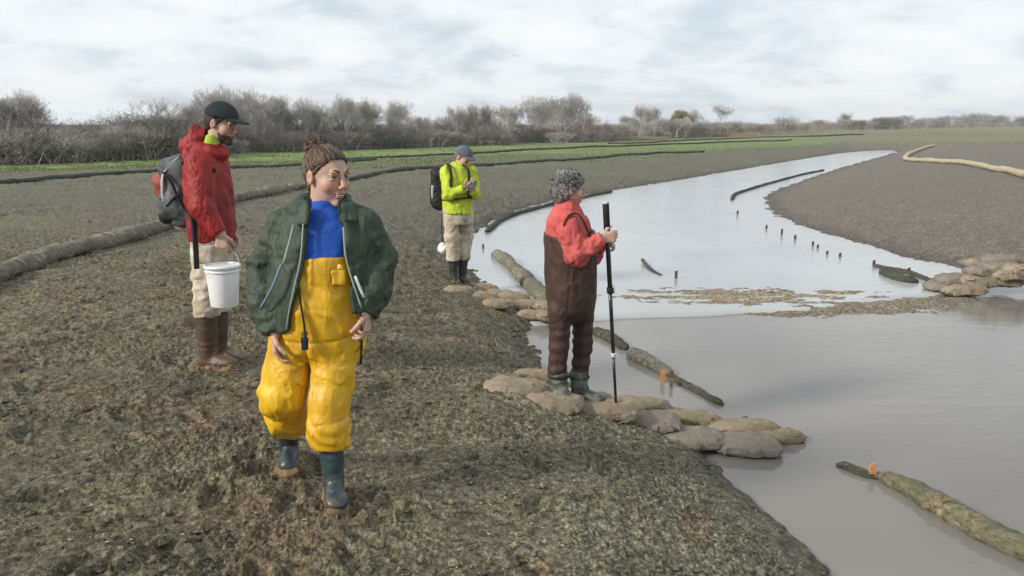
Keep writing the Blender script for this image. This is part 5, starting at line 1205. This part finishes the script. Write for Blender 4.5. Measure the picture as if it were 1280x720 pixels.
lo, hi = bbox(l1[:3] + l2[:3] + [p(680, 280), p(748, 300)], .20); wo = sdf_obj('waders', wader2, lo, hi, .0085, M_WAD, root)
M_BLK = cloth('black webbing', (.012, .012, .012), .7, .3)
for pts in ([p(703, 297, -.20), p(705, 280, -.235), p(713, 268, -.225), p(723, 268, -.225), p(731, 280, -.235), p(738, 298, -.20), p(742, 312, -.17)],): V_, F_ = tube(smooth_line(pts, .02), .012, 8, flat=.5); mesh_np('wader_strap', V_, F_, M_BLK, wo)
M_GBT = cloth('grey-green wading boots', (.15, .15, .135), .8, .4, col2=(.045, .05, .046), spotscale=18, bump=.5)
BOOTS = []
def wboot(top, ank, toe, footz):
    t = np.array(toe, float); t[2] = footz; a = np.array(ank, float); a[2] = footz + .055; return boot(root, top, a, t, .062, .055, .048, M_GBT, M_STAKED, wr=.008, seed=9)
fz1 = p(705, 498, -.10)[2]; fz2 = p(745, 500, .0)[2]
b1 = wboot(p(698, 464, -.05), p(699, 485, -.05), p(712, 496, -.16), fz1); b2 = wboot(p(723, 466, .06), p(725, 486, .04), p(757, 494, -.02), fz2)
for bt, c_ in ((b1, (698, 470, -.05)), (b2, (724, 471, .06))):
    q = p(*c_); a = np.linspace(0, 2 * np.pi, 17); L = np.c_[q[0] + .066 * np.cos(a), q[1] + .066 * np.sin(a), np.full(17, q[2])]; V_, F_ = tube(L, .008, 6, False); mesh_np('cuff', V_, F_, M_BLK, bt)
# walking staff
sb = at_y(771, 524, 5.36); sb[2] = hb1(sb[0], sb[1]); st_ = at_y(757, 252, YW - .155); hh_ = at_y(760.5, 296, YW - .155)
ax = (st_ - sb); Ls = np.linalg.norm(ax); ax /= Ls
sb = at_y(771, 526, 5.40); ax = st_ - sb; Ls = np.linalg.norm(ax); ax /= Ls
ro = empty('walking_staff', tuple(sb), 'tall black telescopic staff with silver-edged joints held upright by the woman in waders', 'staff')
M_ALU = cloth('black anodised tube', (.014, .014, .016), .3, .2, bump=.02, spec=.6); M_SIL = cloth('silver tube', (.55, .56, .58), .25, .1, bump=.02)
def stt(nm, t0, t1, r, mat, par=ro, ns=14, off=0):
    V_, F_ = tube([sb + ax * Ls * t for t in np.linspace(t0, t1, 4)] + np.array([off, 0, 0]), r, ns); return mesh_np(nm, V_, F_, mat, par)
stt('lower_section', .0, .32, .0095, M_ALU); stt('middle_section', .30, .62, .0125, M_ALU); stt('upper_section', .60, .88, .0155, M_ALU); stt('grip', .87, .995, .021, M_BLK); stt('cap', .992, 1.0, .023, M_SIL)
stt('lock_collar', .305, .325, .0185, M_SIL); stt('lock_collar', .600, .625, .022, M_BLK); stt('lock_collar', .845, .87, .024, M_SIL); stt('tip', -.01, .012, .014, M_BLK)
stt('lock_lever', .60, .635, .009, M_SIL, off=.022)

# ============ man in the yellow jacket
YY = 10.46; F = Fig(YY); p = F.p; gY = ground_at(572, 352)
root = empty('person', (gY[0], YY, gY[2]), 'distant man in lime yellow jacket and grey cap by the water, looking at a notebook', 'person')
hc = p(579, 197); HB = basis((.72, -.50, -.48)); HSc = 1.08; hf = head_sdf(hc, HB, HSc); nk = p(573, 208)
inner = F.S([(207, 560, 586, .12), (235, 560, 584, .12), (270, 560, 586, .12)])
n_ = [p(559, 214, -.06), p(562, 243, -.16), p(581, 235, -.26)]; f_ = [p(586, 214, .02), p(592, 242, -.08), p(590, 236, -.24)]
h1, lo1, hi1 = hand_sdf(p(581, 235, -.26), (.75, -.3, .45), (.3, .3, .9), -1, .7, 1.05); h2, lo2, hi2 = hand_sdf(p(590, 238, -.22), (.1, -.7, .5), (-.5, .3, .8), 1, .7, 1.05)
l1 = [p(564, 262, -.05), p(565, 295, -.05), p(566, 326, -.05), p(567, 345, -.05)]; l2 = [p(582, 262, .06), p(582, 295, .06), p(579, 326, .06), p(578, 346, .06)]
def ycore(P):
    d = loft(P, inner); d = smin(d, rcone(P, nk, hc, .055, .05), .04)
    for a, r in ((n_, (.05, .042, .028)), (f_, (.05, .042, .028)), (l1, (.07, .055, .045, .04)), (l2, (.07, .055, .045, .04))): d = smin(d, chain(P, a, r), .03)
    return d
bl, bh = bbox(n_ + f_ + l1 + l2 + [nk], .12)
body(root, [(lambda P: smin(hf(P), rcone(P, hc, nk, .045, .06), .02), hc - .17, hc + .15, .007, head_col(hc, HB, HSc)), (h1, lo1, hi1, .006, None), (h2, lo2, hi2, .006, None), (ycore, bl, bh, .018, None)])
M_HAIR4 = cloth('short grey hair', (.16, .15, .145), .6, .4)
sdf_obj('hair', hair_shell(hc, HB, HSc, .006, .002, (60, 30, 60), None, 7, low=-.06), hc - .18, hc + .18, .008, M_HAIR4, root)
cap_geo(hc, HB, HSc, cloth('grey-blue cap fabric', (.12, .135, .16), .8, .3), root, .06)
M_HV = cloth('lime yellow jacket', (.46, .56, .04), .7, .18, crease=.7, col2=(.34, .43, .03), bump=.3, spotscale=7)
yj = F.S([(203, 566, 582, .09), (209, 557, 588, .15), (225, 553, 591, .18), (250, 553, 590, .18), (266, 553, 591, .19)])
def yjf(P):
    d = loft(P, yj)
    for s_ in ([p(558, 214, -.10), p(561, 243, -.19), p(580, 236, -.26)], [p(588, 214, .03), p(593, 242, -.08), p(590, 238, -.21)]):
        a = chain(P, s_, (.080, .072, .052), .03); e = s_[-1]; ax_ = (e - s_[-2]) / np.linalg.norm(e - s_[-2]); d = smin(d, smax(a, (P - e) @ ax_.astype(F32), .01), .025)
    d = smin(d, smax(rcone(P, nk, hc, .085, .075), P[:, 2] - p(0, 203)[2], .01), .02); d = smax(d, -rcone(P, nk, hc, .055, .06), .01)
    return d + folds(P, 91, .011, (11, 11, 5))
lo, hi = bbox([p(550, 200, -.25), p(596, 270, .25), p(593, 240, -.3)], .12); sdf_obj('jacket', yjf, lo, hi, .011, M_HV, root)
pants(root, F.S([(256, 556, 589, .16), (270, 556, 590, .17), (280, 557, 590, .15)]), [l1[:3], l2[:3]], (.100, .088, .078), cloth('pale beige trousers', (.50, .45, .36), .85, .22, col2=(.33, .27, .2), spotscale=6, dirt=.5), p(0, 325)[2], 95, .012)
M_DBT = cloth('dark rubber boots', (.03, .032, .036), .5, .3, dirt=.4)
rboot(p(566, 322, -.05), p(567, 345, -.05), p(570, 352, -.22), .066, .05, .046, M_DBT, MUD, 3, .011); rboot(p(579, 322, .06), p(578, 346, .06), p(584, 352, -.10), .066, .05, .046, M_DBT, MUD, 4, .011)
ro = empty('backpack', tuple(p(550, 262, .12)), 'black backpack worn by the man in the lime yellow jacket', 'backpack')
sdf_obj('main_bag', lambda P: box(P, p(550, 235, .12), (.10, .14, .27), .07) + folds(P, 99, .012), p(530, 275, -.1), p(570, 195, .35), .012, M_RK, ro)
sdf_obj('front_pocket', lambda P: box(P, p(543, 243, .10), (.05, .10, .13), .04) + folds(P, 98, .008), p(530, 270, -.1), p(560, 215, .35), .012, M_RK, ro)
V_, F_ = tube(smooth_line([p(541, 232, .0), p(540.5, 240, -.01), p(541, 248, .0)], .02), .018, 7); mesh_np('side_trim', V_, F_, M_RW, ro)
for pts, nm in (([p(556, 206, .0), p(561, 206, -.16), p(564, 218, -.21), p(563, 238, -.23), p(557, 250, -.17)], 'shoulder_strap'), ([p(579, 206, -.10), p(585, 212, -.19), p(587, 228, -.20), p(586, 246, -.20)], 'shoulder_strap'), ([p(553, 250, -.05), p(562, 250, -.20), p(578, 248, -.215), p(590, 247, -.16)], 'hip_belt')):
    V_, F_ = tube(smooth_line(pts, .03), .020, 8, flat=.6); mesh_np(nm, V_, F_, M_RK, ro)
nb = p(590, 231, -.34); f = lambda P: box(P, nb, (.050, .075, .007), .003, basis((.2, .8, .5)))
tag(mesh_np('notebook', *surfnet(f, nb - .12, nb + .12, .006), cloth('dark notebook cover', (.06, .065, .07), .5), loc=tuple(nb)), 'small dark notebook in the hands of the man in yellow', 'notebook')
wb = p(553, 310, -.02); f = lambda P: ell(P, wb, (.055, .04, .075)) + .016 * vnoise3(P * 22, 5)
o = empty('plastic_bag', tuple(wb), 'small white plastic bag hanging low behind the man in yellow', 'bag'); mesh_np('pouch', *surfnet(f, wb - .12, wb + .12, .008), cloth('white plastic film', (.75, .76, .78), .4), o)
V_, F_ = tube(smooth_line([p(552, 268, .05), p(552, 285, .0), p(553, 303, -.02)], .03), .006, 6); mesh_np('cord', V_, F_, M_RK, o)
# ------------------------------------------------------------------ the air
V_ = np.array([[x, y, z] for z in (-2.2, 14) for x, y in ((-190, -30), (460, -30), (460, 640), (-190, 640))], float)
m, nt, bs = new_mat('thin haze'); nt.nodes.remove(bs); pv = nt.nodes.new('ShaderNodeVolumePrincipled'); pv.inputs['Density'].default_value = .0007; pv.inputs['Color'].default_value = (.86, .90, .95, 1); pv.inputs['Anisotropy'].default_value = .2
nt.links.new(pv.outputs[0], nt.nodes['Material Output'].inputs['Volume'])
tag(mesh_np('haze', V_, np.array([[3, 2, 1, 0], [4, 5, 6, 7], [0, 1, 5, 4], [1, 2, 6, 5], [2, 3, 7, 6], [3, 0, 4, 7]]), m, smooth=False), 'thin pale haze over the whole field', kind='stuff')
sc.cycles.volume_bounces = 0
